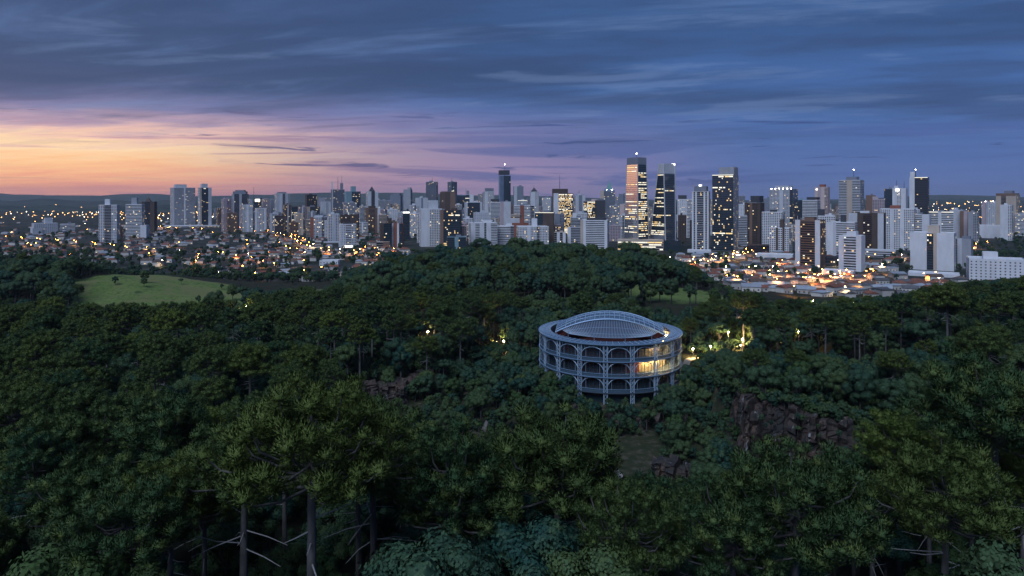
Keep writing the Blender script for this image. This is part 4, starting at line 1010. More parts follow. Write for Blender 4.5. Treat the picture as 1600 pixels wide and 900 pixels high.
part('auditorium_floor', ring_mesh(0.5, 25.3, RIM - 7.2, RIM - 6.9, 48), M_REDD, ot)
for x in (-17.5, -6.5, 6.5, 17.5):
    mb = MB(); mb.tube([(x, VF - 1.0, RIM - 6.9), (x, VF - 1.0, RIM + .3)], 0.16, 6); part('post', mb, M_STEEL, ot)

# ---------------------------------------------------------------- trees
def leafmat(name, dark, light, tip, rough=0.55):
    m_ = bpy.data.materials.new(name); m_.use_nodes = True; n = NT(m_.node_tree); b = n.n['Principled BSDF']
    oi = n.n.new('ShaderNodeObjectInfo'); t = n.n.new('ShaderNodeTexCoord')
    f_ = n.noise(t.outputs['Object'], 0.55, 3, 0.6)
    c = n.mix(oi.outputs['Random'], dark, light)
    c = n.mix(n.ss(f_, 0.45, 0.72), c, tip)
    n.l.new(c, b.inputs['Base Color']); b.inputs['Roughness'].default_value = rough; b.inputs['Specular IOR Level'].default_value = 0.08
    return m_
M_ARAU = leafmat('araucaria_needles', (0.026, 0.069, 0.035), (0.081, 0.114, 0.029), (0.121, 0.161, 0.047))
M_ARAUL = leafmat('light_araucaria_needles', (0.079, 0.125, 0.029), (0.111, 0.152, 0.034), (0.153, 0.193, 0.052))
M_LEAF = leafmat('broad_leaves', (0.019, 0.059, 0.048), (0.071, 0.105, 0.035), (0.068, 0.120, 0.060))
M_LEAFL = leafmat('fresh_leaves', (0.032, 0.076, 0.031), (0.056, 0.094, 0.031), (0.079, 0.121, 0.047))
M_CYP = leafmat('cypress_needles', (0.015, 0.032, 0.025), (0.028, 0.049, 0.029), (0.042, 0.063, 0.036))
M_GREYT = leafmat('grey_twigs', (0.080, 0.070, 0.078), (0.10, 0.085, 0.09), (0.13, 0.11, 0.115))
M_BARK = mat('bark', (0.105, 0.098, 0.096), 0.9, noise=0.4, nscale=1.2)
M_DEAD = mat('dead_branch', (0.30, 0.285, 0.28), 0.9)

def unit(a): return a / np.maximum(np.linalg.norm(a, axis=1, keepdims=True), 1e-6)
class Leaves:
    def __init__(s, seed): s.V = []; s.N = []; s.T = []; s.n = 0; s.r = np.random.default_rng(seed)
    def add(s, V, N, T):
        s.V.append(V); s.N.append(N); s.T.append(T + s.n); s.n += len(V)
    def brush(s, c, r, n):
        """needle blades standing out of a rounded tuft"""
        R_ = s.r; c = np.array(c); d = R_.normal(size=(n, 3)); d = unit(d); d[:, 2] += .2; d = unit(d)
        base = c + d * np.array([1, 1, .85]) * (r * R_.uniform(.30, .95, (n, 1)))
        dd = d + unit(R_.normal(size=(n, 3))) * .35; dd[:, 2] += .65; dd = unit(dd)
        side = unit(np.cross(dd, R_.normal(size=(n, 3)))) * (r * .040); tip = base + dd * (r * R_.uniform(.20, .34, (n, 1)))
        b0, b1 = base - side, base + side
        nr = d + R_.normal(size=(n, 3)) * .33; nr[:, 2] += .25; nr = unit(nr)
        fl = np.einsum('ij,ij->i', np.cross(b1 - b0, tip - b0), nr) < 0
        b0[fl], b1[fl] = b1[fl].copy(), b0[fl].copy()
        s.add(np.stack([b0, b1, tip], 1).reshape(-1, 3), np.repeat(nr, 3, 0), np.arange(3 * n).reshape(-1, 3))
    def clump(s, c, r, n, leaf, cz):
        R_ = s.r; c = np.array(c); d = unit(R_.normal(size=(n, 3))); d[:, 2] += .15; d = unit(d)
        p = c + d * np.array([1, 1, .88]) * (r * R_.uniform(.70, 1.10, (n, 1)))
        a = unit(R_.normal(size=(n, 3))); a = unit(a - d * (np.einsum('ij,ij->i', a, d)[:, None] * .7)); b = unit(np.cross(d, a))
        sz = leaf * R_.uniform(.6, 1.3, (n, 1)); a = a * sz; b = b * sz * .62
        nr = unit(d * .8 + unit(p - np.array([0, 0, cz])) * .4 + R_.normal(size=(n, 3)) * .22)
        fl = np.einsum('ij,ij->i', np.cross(b + a, 2 * a), nr) < 0
        b[fl] *= -1
        k = np.arange(n)[:, None] * 4
        s.add(np.stack([p - a, p + b, p + a, p - b], 1).reshape(-1, 3), np.repeat(nr, 4, 0), np.concatenate([k + [0, 1, 2], k + [0, 2, 3]]))
    def core(s, c, r, squash=1.0):
        nlat, nlon = 4, 7; c = np.array(c)
        th = np.pi * np.arange(nlat + 1) / nlat; ph = 2 * np.pi * np.arange(nlon) / nlon
        d = np.stack([np.outer(np.sin(th), np.cos(ph)), np.outer(np.sin(th), np.sin(ph)), np.outer(np.cos(th), np.ones(nlon))], -1).reshape(-1, 3)
        V = c + d * np.array([1, 1, squash]) * (r * s.r.uniform(.82, 1.1, (len(d), 1)))
        T = []
        for la in range(nlat):
            for lo in range(nlon):
                a = la * nlon + lo; b = la * nlon + (lo + 1) % nlon; T += [(a, a + nlon, b), (b, a + nlon, b + nlon)]
        s.add(V, d, np.array(T))
    def mesh(s, name, m_):
        V, N, T = np.concatenate(s.V), np.concatenate(s.N), np.concatenate(s.T)
        me = bpy.data.meshes.new(name); me.vertices.add(len(V)); me.vertices.foreach_set('co', V.ravel())
        me.loops.add(T.size); me.loops.foreach_set('vertex_index', T.ravel().astype(np.int32))
        me.polygons.add(len(T)); me.polygons.foreach_set('loop_start', np.arange(0, T.size, 3, dtype=np.int32))
        me.polygons.foreach_set('use_smooth', np.ones(len(T), bool)); me.materials.append(m_); me.update(calc_edges=True); me.validate()
        me.normals_split_custom_set_from_vertices(N.tolist())
        return me
def rdir(g, up=0.0):
    while True:
        v = Vector((g.uniform(-1, 1), g.uniform(-1, 1), g.uniform(-1, 1)))
        if 0.1 < v.length < 1:
            v.normalize(); v.z += up; return v.normalized()

def make_araucaria(seed, height=25.0, rad=6.4, m_=None, ts=1.0, flat=0.66):
    """tall bare trunk, whorls of rising branches, an umbrella of brush like tufts"""
    g = random.Random(seed); L = Leaves(seed); tk = MB()
    lean = Vector((g.uniform(-.5, .5), g.uniform(-.5, .5), 0))
    axis_ = lambda z: lean * (z / height) ** 2
    tk.tube([axis_(z) + Vector((0, 0, z)) for z in (-2, height * .25, height * .55, height * .82, height * .97)], [.52, .44, .36, .26, .10], 7)
    tufts = []; wh = 6
    for w in range(wh):
        f = w / (wh - 1); zb = height * ((0.68 if flat > .6 else .75) + (0.25 if flat > .6 else .17) * f); reach = rad * (1.0 - flat * f ** 1.9) * g.uniform(.9, 1.08)
        nb = g.choice((6, 7, 8)) if w < wh - 1 else 4
        for b in range(nb):
            a = 2 * math.pi * (b + g.uniform(-.3, .3)) / nb + w * 1.1; rr = reach * g.uniform(.70, 1.10)
            d = Vector((math.cos(a), math.sin(a), 0)); p0 = axis_(zb) + Vector((0, 0, zb)); rise = height * (0.065 + 0.05 * f) * g.uniform(.7, 1.4)
            pts = [p0, p0 + d * rr * .5 + Vector((0, 0, rise * .05)), p0 + d * rr * .85 + Vector((0, 0, rise * .45)), p0 + d * rr + Vector((0, 0, rise))]
            tk.tube(pts, [.15, .11, .085, .05], 4, cap=False)
            tufts.append((pts[3], g.uniform(.75, 1.05)))
            for k in range(5 if rr > 2.5 else 2):
                t = g.uniform(.48, 1.0); side = Vector((-d.y, d.x, 0)) * g.uniform(-1.8, 1.8)
                tufts.append((p0 + d * rr * t + side + Vector((0, 0, rise * (.35 + .55 * t) + g.uniform(-.4, .7))), g.uniform(.50, 1.10)))
    for k in range(9): tufts.append((axis_(height) + Vector((g.uniform(-1.3, 1.3), g.uniform(-1.3, 1.3), height * g.uniform(.955, 1.0))), g.uniform(.7, 1.0)))
    for c, r in tufts:
        r *= ts; L.core(c, r * .36, .82); L.brush(c, r, 400)
    for k in range(g.choice((5, 6, 8))):           # dead drooping branches under the crown
        a = g.uniform(0, 6.28); z = height * g.uniform(.50, .66); d = Vector((math.cos(a), math.sin(a), 0)); r = g.uniform(2.2, 5.2)
        p0 = axis_(z) + Vector((0, 0, z)); dz_ = g.uniform(-2.2, .3)
        tk.tube([p0, p0 + d * r * .55 + Vector((0, 0, dz_ * .3)), p0 + d * r + Vector((0, 0, dz_ + .4))], [.085, .06, .025], 4, 1, cap=False)
    return tk.mesh('trunk', [M_BARK, M_DEAD], True), L.mesh('crown', m_ or M_ARAU), height

def make_broadleaf(seed, height=13.0, rad=4.6, m_=None, nclump=34, nleaf=460, leaf=.155, shape='round'):
    g = random.Random(seed); L = Leaves(seed); tk = MB(); cz = height * .62
    tk.tube([(0, 0, -2), (g.uniform(-.2, .2), g.uniform(-.2, .2), height * .35), (g.uniform(-.5, .5), g.uniform(-.5, .5), height * .62)], [.34, .26, .14], 6)
    for k in range(nclump):
        d = rdir(g, .35 if shape == 'round' else .1)
        if shape == 'round': c = Vector((d.x * rad * g.uniform(.45, .92), d.y * rad * g.uniform(.45, .92), cz + d.z * height * .34 * g.uniform(.55, 1.0))); r = g.uniform(.85, 1.55) * rad / 4.6
        elif shape == 'flat': c = Vector((d.x * rad * g.uniform(.3, 1.0), d.y * rad * g.uniform(.3, 1.0), height * .80 + d.z * height * .12)); r = g.uniform(.9, 1.4) * rad / 4.6
        else:
            t = k / nclump; c = Vector((d.x * rad * (1 - t) * .8, d.y * rad * (1 - t) * .8, height * (.12 + .84 * t))); r = max(.5, rad * (.55 - .38 * t))
        if k % 3 == 0: tk.tube([(0, 0, height * .4), c * .55 + Vector((0, 0, height * .2)), c], [.11, .07, .03], 4, cap=False)
        L.core(c, r * .72, .9); L.clump(c, r, nleaf, leaf, cz)
    return tk.mesh('trunk', M_BARK, True), L.mesh('crown', m_ or M_LEAF), height

AR = [make_araucaria(40 + k, 25.0, rr, None, ts_, fl_) for k, (rr, ts_, fl_) in enumerate(((7.2, 1.0, .42), (6.0, .8, .5), (7.4, 1.15, .40), (5.6, .9, .66), (6.6, 1.25, .48)))] + [make_araucaria(47, 25.0, 6.8, M_ARAUL, .95, .5)]
BL = [make_broadleaf(60, 13, 4.8), make_broadleaf(61, 12, 4.2), make_broadleaf(62, 14, 5.2, nclump=40), make_broadleaf(63, 13, 5.4, shape='flat', nclump=26), make_broadleaf(64, 12.5, 4.4, m_=M_LEAFL), make_broadleaf(65, 15, 4.6, nclump=38)]
CY = [make_broadleaf(70, 15, 2.6, m_=M_CYP, shape='cone', nclump=26), make_broadleaf(71, 13, 3.0, m_=M_CYP, shape='cone', nclump=26)]
GR = [make_broadleaf(75, 11, 4.6, m_=M_GREYT, nclump=26, nleaf=110, leaf=.16)]

def lim(px, tab):
    for (a, va), (b, vb) in zip(tab, tab[1:]):
        if a <= px <= b: return va + (vb - va) * (px - a) / (b - a)
    return tab[0][1] if px < tab[0][0] else tab[-1][1]
SKY_ALL = [(0, 392), (110, 398), (170, 416), (250, 422), (330, 438), (420, 447), (500, 452), (540, 428), (600, 402), (700, 387), (820, 375), (950, 380), (1020, 393), (1080, 412), (1120, 438), (1200, 468), (1300, 466), (1400, 460), (1500, 440), (1600, 430)]
SKY_480 = [(0, 466), (90, 462), (110, 474), (200, 476), (300, 473), (380, 462), (430, 450), (520, 448), (700, 448), (840, 450), (960, 452), (990, 462), (1005, 478), (1095, 478), (1110, 462), (1130, 458), (1300, 462), (1400, 458), (1500, 438), (1600, 428)]
SKY_260 = [(0, 520), (300, 520), (520, 545), (535, 600), (545, 642), (640, 642), (700, 620), (760, 580), (820, 572), (870, 590), (905, 604), (930, 620), (1005, 622), (1030, 602), (1060, 584), (1090, 556), (1160, 540), (1330, 560), (1400, 540), (1600, 500)]
SKY_175 = [(0, 575), (300, 590), (420, 600), (540, 640), (640, 676), (720, 690), (800, 690), (860, 676), (930, 690), (955, 765), (1020, 745), (1060, 760), (1140, 740), (1230, 730), (1320, 728), (1345, 650), (1420, 640), (1480, 600), (1600, 580)]
PARK_LAMPS = [(1138, 519, 318, 'bright park lamp shining in the trees right of the opera house'), (1248, 518, 322, 'lone bright park lamp on the wooded slope, farthest right of the park lamps'), (1110, 541, 312, 'park lamp on the path right of the opera house'),
    (1083, 545, 309, 'park lamp close to the opera house wall beside the path'), (1157, 541, 316, 'park lamp glowing behind green leaves right of the path'), (1160, 530, 318, 'upper park lamp among the lit leaves right of the path'),
    (775, 540, 345, 'park lamp glowing through trees left of the opera house'), (787, 535, 350, 'second park lamp through trees left of the opera house'), (668, 522, 380, 'faint lamp in the dark wood left of the opera house'),
    (385, 478, 440, 'lamp lighting leaves below the left meadow right end'), (352, 484, 435, 'lamp lighting leaves under the left meadow'), (1270, 470, 480, 'lamp among the trees at the edge of the right houses'), (1335, 472, 500, 'orange lit lamp in trees before the right houses'), (1508, 470, 440, 'lamp between pines at the right forest edge')]
def fit_scale(x, y, z, hgt, s):
    """scale a tree down until it stays below the canopy line of its distance; None where nothing tall stands"""
    px, _ = to_px(x, y, z)
    py = lim(px, SKY_ALL)
    if y < 480: py = max(py, lim(px, SKY_480))
    if y < 262: py = max(py, lim(px, SKY_260))
    if y < 176:
        cw_ = 0.17 * hgt * s * F / y; py = max(py, lim(px, SKY_175), min(lim(px - cw_, SKY_175), 770), min(lim(px + cw_, SKY_175), 770))
    for lx_, ly_, lY, _ in PARK_LAMPS:
        if y < lY - .5 and abs(px - lx_) < (11 if lY < 330 else 6) + 1400 / y: py = max(py, ly_ + (7 if lY < 330 else 3))
    if y < 301 and 1066 < px < 1116: py = max(py, 564)
    py += abs(g.gauss(0, 1)) * (6 if y > 480 else 16)
    top = CAMZ - (py - HOR) / F * y
    s2 = min(s, (top - z) / hgt)
    return s2
# --- where trees stand
g = random.Random(99); cand = []
y = 46.0
while y < 790:
    step = 6.6 + 0.0042 * y
    x = -0.80 * y - 12
    while x < 0.80 * y + 12:
        cand.append((x + g.uniform(-.45, .45) * step, y + g.uniform(-.45, .45) * step)); x += step
    y += step * 0.92
cx_a = np.array([c[0] for c in cand]); cy_a = np.array([c[1] for c in cand])
hz = H(cx_a, cy_a); sd_a = pit_sd(cx_a, cy_a)
md = np.zeros(len(cand), bool)
for p in MEADOWS: md |= in_poly(cx_a, cy_a, p)
far_l = np.hypot(cx_a * .9, cy_a)
trees = []; apos = []            # (x, y, z, scale, rot, species, variant)
for i, (x, y) in enumerate(cand):
    z = float(hz[i]); px, pyg = to_px(x, y, z)
    if px < -130 or px > 1730: continue
    if md[i] and g.random() > .015: continue
    if math.hypot(x - OX, y - OY) < 33.5: continue
    if 71 < x < 108 and 296 < y < 318: continue
    if 2 < x < 48 and 166 < y < 228 : continue
    if -22 < x < 2 and 200 < y < 236: continue
    if sd_a[i] < 3 and 60 < x < 96 and y < 192: continue
    if y > 470 and px > 1110 and pyg < 470 and (pyg < 442 or g.random() < .30): continue                # town begins here
    if y > 640 and px < 620 and px > 160 and pyg < 446 and g.random() < .45: continue
    if any(abs(x - bx) < br + 3 and abs(y - by) < br + 3 for bx, by, br in CITY_FOOT if abs(y - by) < 60): continue
    inpit = sd_a[i] < 0
    if inpit and y < 262 and g.random() < .12: continue
    u = g.random(); sp_ = 'B'
    if inpit: sp_ = 'B'
    elif y < 150: sp_ = 'A' if u < .62 else 'B'
    elif y < 300 and x < -20: sp_ = 'A' if u < .58 else 'B'
    elif y < 480 and x < 0: sp_ = 'A' if u < .50 else 'B'
    elif x > 60 and y < 250: sp_ = 'A' if u < .22 else 'B'
    elif x > 90 and y < 480: sp_ = 'A' if u < .38 else ('C' if u < .44 else 'B')
    elif y > 560 and abs(x) < 160: sp_ = 'A' if u < .10 else 'B'
    else: sp_ = 'A' if u < .10 else ('C' if u < .17 else 'B')
    if sp_ == 'A' and any(abs(x - q[0]) < 9 and abs(y - q[1]) < 9 and math.hypot(x - q[0], y - q[1]) < 9.8 for q in apos[-80:]): sp_ = 'B'
    shade = sp_ == 'B' and y < 300 and any(math.hypot(x - q[0], y - q[1]) < 6.0 for q in apos[-80:])
    if shade and g.random() < .45: continue
    if sp_ == 'A':
        v = g.randrange(5) if g.random() < .93 else 5
        if px > 1370 and y < 165 and g.random() < .6: v = 5
        hgt = 25.0; s = g.uniform(.72, 1.05) if y < 480 else g.uniform(.6, .8)
    elif sp_ == 'C':
        v = g.randrange(len(CY)); hgt = CY[v][2]; s = g.uniform(.75, 1.15)
    else:
        v = g.randrange(len(BL)); hgt = BL[v][2]; s = g.uniform(.72, 1.15)
        if v == 4 and g.random() < .6: v = 1
        if inpit: s *= .80
        if shade: s *= .70
        if y > 480: s *= g.uniform(1.1, 1.7)
        if px > 1370 and y < 165 and g.random() < .5: v = 4
    s2 = fit_scale(x, y, z, hgt, s)
    if s2 < 0.42:
        if sp_ == 'A' and s2 * 25 / 13 > .45: sp_, v, s2 = 'B', g.randrange(4), min(1.0, s2 * 25 / 13)
        elif s2 < .25: continue
    if sp_ == 'A': apos.append((x, y))
    trees.append((x, y, z, s2, g.uniform(0, 6.28), sp_, v))
for k in range(46):              # thicket round the foot of the opera house
    a = R(-100 + 200 * (k + g.random()) / 46); rr = g.uniform(33.5, 42); x, y = OX + rr * math.sin(a - .137), OY - rr * math.cos(a - .137); z = h1(x, y)
    v = g.choice((0, 1, 2, 4, 5)); s2 = fit_scale(x, y, z, BL[v][2], g.uniform(.7, 1.0))
    if s2 > .3 and not (70 < x and y > 292): trees.append((x, y, z, s2, g.uniform(0, 6.28), 'B', v))
# hand placed foreground trees: px of the trunk, photo row of the top, distance, label
HAND = [
 (487, 632, 72, 0, 'large umbrella pine with pale dead branches and thick bare trunk, bottom left of centre'),
 (380, 668, 82, 1, 'umbrella pine with thin dark trunk left of the thick trunked one'),
 (585, 664, 88, 2, 'umbrella pine with slender trunk between the two bottom centre trunks'),
 (705, 692, 80, 3, 'umbrella pine with rounded crown and straight trunk, bottom centre'),
 (872, 676, 84, 4, 'umbrella pine below the opera house left edge, open lower branches'),
 (1242, 742, 70, 2, 'umbrella pine with drooping pale branches, bottom right'),
 (1475, 728, 78, 0, 'umbrella pine with dark trunk near bottom right corner'),
 (1362, 770, 92, 1, 'smaller umbrella pine between the two bottom right umbrella pines'),
 (1560, 596, 92, 2, 'tall yellow green umbrella pine at the right picture edge'),
 (60, 690, 96, 3, 'umbrella pine at the left edge, crown low in the picture'),
 (255, 640, 104, 4, 'umbrella pine left of the bottom left group, dense crown'),
 (1130, 772, 86, 3, 'umbrella pine right of the gravel track, low dense crown'),
]
keep = []; hx = []
for px, py, Y, v, lab in HAND:
    X = wx(px, Y); hx.append((X, Y))
for t in trees:
    if min(math.hypot(t[0] - a, t[1] - b) for a, b in hx) < 5.2: continue
    tpx = to_px(t[0], t[1], t[2])[0]
    if any(t[1] < q[2] + 3 and abs(tpx - q[0]) < 20 + 2600 / t[1] for q in HAND[:8]): continue
    if t[1] < 68 and t[5] == 'A': t = t[:3] + (min(1.0, t[3] * 1.4),) + t[4:5] + ('B', t[6] % len(BL))
    keep.append(t)
trees = keep
KIND = {'A': ('umbrella_pine', AR, 'pine tree'), 'B': ('broadleaf_tree', BL, 'tree'), 'C': ('cypress', CY, 'tree'), 'G': ('bare_tree', GR, 'tree')}
protos = {}
def add_tree(sp_, v, x, y, z, s, rot, label, group=None):
    nm, lst, cat = KIND[sp_]
    r = thing(nm, label, cat, (x, y, z), rot, group); r.scale = (s, s, s)
    a = obj('trunk', lst[v][0], r); b = obj('crown', lst[v][1], r)
    protos.setdefault((sp_, v), (a, b))
    return r
for px, py, Y, v, lab in HAND:
    X = wx(px, Y); z = h1(X, Y); add_tree('A', v, X, Y, z, (wz(py, Y) - z) / 25.0, rnd.uniform(0, 6.28), lab)
# single trees that stand out
X, Y = wx(1318, 158), 158.0; add_tree('G', 0, X, Y, h1(X, Y), (wz(728, Y) - h1(X, Y)) / 11, 0.5, 'grey leafless looking tree below the right quarry cliff')
X, Y = wx(1003, 470), 470.0; add_tree('C', 0, X, Y, h1(X, Y), 1.35, 0.2, 'dark columnar conifer beside the right meadow')
for px, py, Y, v, lab in [(1175, 712, 140, 4, 'bright green rounded tree below the right quarry cliff'), (75, 850, 66, 4, 'light yellow green bush in the bottom left corner'), (930, 836, 70, 5, 'blue green rounded tree at the bottom edge right of centre'),
                          (830, 800, 78, 0, 'green cone shaped tree at the bottom edge below the opera house'), (1575, 865, 66, 1, 'blue green tree in the bottom right corner'), (660, 830, 66, 2, 'dark rounded tree at the bottom edge left of the centre trunk'),
                          (1400, 680, 118, 4, 'light green spreading tree right of the quarry cliff'), (310, 455, 520, 1, 'lone dark round bush on the left meadow'), (225, 450, 560, 2, 'small dark bush in the middle of the left meadow'), (180, 447, 560, 0, 'small bush on the left part of the left meadow')]:
    X = wx(px, Y); z = h1(X, Y); hh = BL[v][2]; add_tree('B', v, X, Y, z, max(.25, (wz(py, Y) - z) / hh) if Y < 300 else .55, rnd.uniform(0, 6.28), lab)
for k, (px, py, s) in enumerate([(612, 393, 'leftmost flat crowned tree on the park hill skyline'), (690, 384, 'flat crowned tree on the hill skyline below the brown office tower'), (750, 373, 'broad flat crowned tree on the hill skyline below the white strip windowed block'), (808, 372, 'tall umbrella crowned tree on the hill skyline at centre'),
        (838, 376, 'umbrella crowned tree on the hill skyline right of the tallest one'), (924, 382, 'flat crowned tree on the hill skyline before the nine band office'), (980, 379, 'flat crowned tree on the hill skyline before the lit podium'), (1008, 388, 'rightmost flat crowned tree on the park hill skyline')]):
    Y = 660.0; X = wx(px, Y); z = h1(X, Y); add_tree('B', 3, X, Y, z, max(.8, (wz(py, Y) - z) / 12.4), k * 1.3, s)
ORDN = ['first', 'second', 'third', 'fourth', 'fifth', 'sixth', 'seventh', 'eighth', 'ninth', 'tenth', 'eleventh', 'twelfth', 'thirteenth', 'fourteenth', 'fifteenth', 'sixteenth', 'seventeenth', 'eighteenth', 'nineteenth', 'twentieth']
ROWS = [(78, 'lowest forest row'), (95, 'second lowest forest row'), (112, 'third lowest forest row'), (132, 'fourth lowest forest row'), (155, 'fifth lowest forest row'), (185, 'forest at quarry height'), (225, 'forest along the quarry rim'), (270, 'forest below opera height'), (325, 'forest at opera height'), (400, 'forest behind the opera'), (500, 'wood below the meadows'), (9999, 'park hill wood')]
BINS = [(160, 'far left'), (330, 'left side'), (560, 'left of centre'), (780, 'near centre'), (1000, 'opera side'), (1160, 'right of opera'), (1330, 'cliff side'), (1480, 'right side'), (9999, 'far right')]
pts_left = {'A': [], 'B': [], 'C': []}; cells = {}
for s_ in 'ABC':
    sub = sorted([t for t in trees if t[5] == s_], key=lambda t: t[1])
    n_obj = {'A': 270, 'B': 270, 'C': 60}[s_]
    ins = [t for t in sub if -20 < to_px(t[0], t[1], t[2])[0] < 1620 and to_px(t[0], t[1], t[2] + 20 * t[3])[1] < 900]
    chosen = set(id(t) for t in ins[:n_obj])          # the largest in the photo first
    for t in sub:
        if id(t) in chosen:
            px = to_px(t[0], t[1], t[2])[0]; row = next(w for lim_, w in ROWS if t[1] < lim_); bn = next(w for lim_, w in BINS if px < lim_)
            cells.setdefault((s_, row, bn), []).append((px, t))
        else: pts_left[s_].append(t)
for (s_, row, bn), lst in cells.items():
    kind, grp = {'A': ('umbrella pine', 'umbrella pines of the forest'), 'B': ('broadleaf tree', 'broadleaf trees of the forest'), 'C': ('slim conifer', 'conifers of the park')}[s_]
    lst.sort(key=lambda q: q[0])
    for k, (px, t) in enumerate(lst):
        lab = (f'{kind} in the {row}, {bn}' if len(lst) == 1 else f'{ORDN[min(k, 19)]} {kind} from left in the {row}, {bn}')
        add_tree(s_, t[6], t[0], t[1], t[2], t[3], t[4], lab, grp)
# trees between the houses and towers
g = random.Random(5); town = []
for _ in range(4200):
    px = g.uniform(-40, 1640); Y = g.uniform(740, 1900)
    if 160 < px < 620 and g.random() < .15: Y = g.uniform(640, 800)
    if g.random() < .35: Y = g.uniform(740, 1150)
    py = HOR + 95 * F / Y
    dens = .50 if px < 640 else (.24 if px > 1100 else .25)
    if px < 150 and py > 395: dens = .9
    if 1380 < px < 1440 and 385 < py < 425: dens = 1.0
    if 1500 < px and py < 410: dens = 1.0
    if g.random() > dens: continue
    X = wx(px, Y)
    if any(abs(X - bx) < br + 4 and abs(Y - by) < br + 4 for bx, by, br in CITY_FOOT): continue
    town.append((X, Y, h1(X, Y), g.uniform(.4, .95), g.uniform(0, 6.28), 'B', g.choice((0, 1, 2, 3, 5))))

def scatter(name, label, cat, pts, sp_):
    """one object of trees past the number that can be told apart, instanced on points"""
    lst = KIND[sp_][1]
    me = bpy.data.meshes.new(name); me.from_pydata([(t[0], t[1], t[2]) for t in pts], [], [])
    for nm, ty, val in (('sc', 'FLOAT', [t[3] for t in pts]), ('rt', 'FLOAT', [t[4] for t in pts]), ('ix', 'INT', [t[6] for t in pts])):
        a = me.attributes.new(nm, ty, 'POINT'); a.data.foreach_set('value', val)
    o = obj(name, me); tag(o, label, cat, None, 'stuff')
    nt = bpy.data.node_groups.new(name, 'GeometryNodeTree')
    nt.interface.new_socket('Geometry', in_out='INPUT', socket_type='NodeSocketGeometry'); nt.interface.new_socket('Geometry', in_out='OUTPUT', socket_type='NodeSocketGeometry')
    N, Lk = nt.nodes, nt.links
    gi = N.new('NodeGroupInput'); go = N.new('NodeGroupOutput'); iop = N.new('GeometryNodeInstanceOnPoints'); jn = N.new('GeometryNodeJoinGeometry')
    for v in range(len(lst) - 1, -1, -1):
        if (sp_, v) not in protos: continue
        j2 = N.new('GeometryNodeJoinGeometry')
        for q in protos[(sp_, v)]:
            oi = N.new('GeometryNodeObjectInfo'); oi.transform_space = 'ORIGINAL'; oi.inputs['Object'].default_value = q; oi.inputs['As Instance'].default_value = True
            Lk.new(oi.outputs['Geometry'], j2.inputs[0])
        g2 = N.new('GeometryNodeGeometryToInstance'); Lk.new(j2.outputs[0], g2.inputs[0]); Lk.new(g2.outputs[0], jn.inputs[0])
    def attr(nm, ty):
        n = N.new('GeometryNodeInputNamedAttribute'); n.data_type = ty; n.inputs['Name'].default_value = nm; return n.outputs[0]
    Lk.new(gi.outputs[0], iop.inputs['Points']); Lk.new(jn.outputs[0], iop.inputs['Instance']); iop.inputs['Pick Instance'].default_value = True
    Lk.new(attr('ix', 'INT'), iop.inputs['Instance Index']); Lk.new(attr('sc', 'FLOAT'), iop.inputs['Scale'])
    cv = N.new('ShaderNodeCombineXYZ'); Lk.new(attr('rt', 'FLOAT'), cv.inputs[2]); Lk.new(cv.outputs[0], iop.inputs['Rotation'])
    Lk.new(iop.outputs[0], go.inputs[0])
    md_ = o.modifiers.new('scatter', 'NODES'); md_.node_group = nt
    return o
for _ in range(230):
    px = g.uniform(280, 570); Y = g.uniform(690, 860); X = wx(px, Y)
    if any(abs(X - bx) < br + 2 and abs(Y - by) < br + 2 for bx, by, br in CITY_FOOT) or any(in_poly(np.array(X), np.array(Y), p) for p in MEADOWS): continue
    town.append((X, Y, h1(X, Y), g.uniform(.4, .8), g.uniform(0, 6.28), 'B', g.choice((0, 1, 2, 3, 5))))
scatter('pine_forest', 'remaining umbrella pines of the forest merging into one canopy', 'forest', pts_left['A'], 'A')
scatter('broadleaf_forest', 'dense dark broadleaf wood covering the park hill and slopes', 'forest', pts_left['B'], 'B')
if pts_left['C']: scatter('conifer_wood', 'far conifers scattered through the park wood', 'forest', pts_left['C'], 'C')
g = random.Random(71); sh = []
sx = np.array([g.uniform(-95, 118) for _ in range(5200)]); sy = np.array([g.uniform(142, 345) for _ in range(5200)])
shz = H(sx, sy); ssd = pit_sd(sx, sy); slope = np.hypot(H(sx + 1.5, sy) - shz, H(sx, sy + 1.5) - shz) / 1.5
for x, y, z, d_, sl in zip(sx.tolist(), sy.tolist(), shz.tolist(), ssd.tolist(), slope.tolist()):
    if math.hypot(x - OX, y - OY) < 31.5 or 70 < x < 108 and 296 < y < 312: continue
    if d_ < -6 and (10 < x < 45 and y < 226 or g.random() < .62): continue
    if 58 < x < 96 and y < 194 and d_ < 2.5: continue
    if -66 < x < -24 and 236 < y < 282 and -6 < d_ < 3: continue
    if abs(x + 10) < 6 and 205 < y < 230: continue
    sh.append((x, y, z - .4, g.uniform(.22, .42) if sl < .8 else g.uniform(.30, .55), g.uniform(0, 6.28), 'B', g.randrange(6)))
for (xa, ya), (xb, yb) in zip([(61, 206), (63, 194), (70, 187), (78, 181), (86, 176)], [(63, 194), (70, 187), (78, 181), (86, 176), (95, 173)]):
    for k in range(16):
        t = g.random(); L_ = math.hypot(xb - xa, yb - ya); b_ = g.uniform(3.2, 9.0); x, y = xa + (xb - xa) * t - (yb - ya) / L_ * b_, ya + (yb - ya) * t + (xb - xa) / L_ * b_
        if k < 5: sh.append((xa + (xb - xa) * t + (yb - ya) / L_ * .2, ya + (yb - ya) * t - (xb - xa) / L_ * .2, g.uniform(26, 42), g.uniform(.10, .22), g.uniform(0, 6.28), 'B', g.randrange(6)))
        sh.append((x, y, 43.2 - .10 * (x - 61), g.uniform(.18, .42), g.uniform(0, 6.28), 'B', g.randrange(6)))
scatter('quarry_shrubs', 'low shrubs covering the quarry walls and forest floor', 'shrubs', sh, 'B')
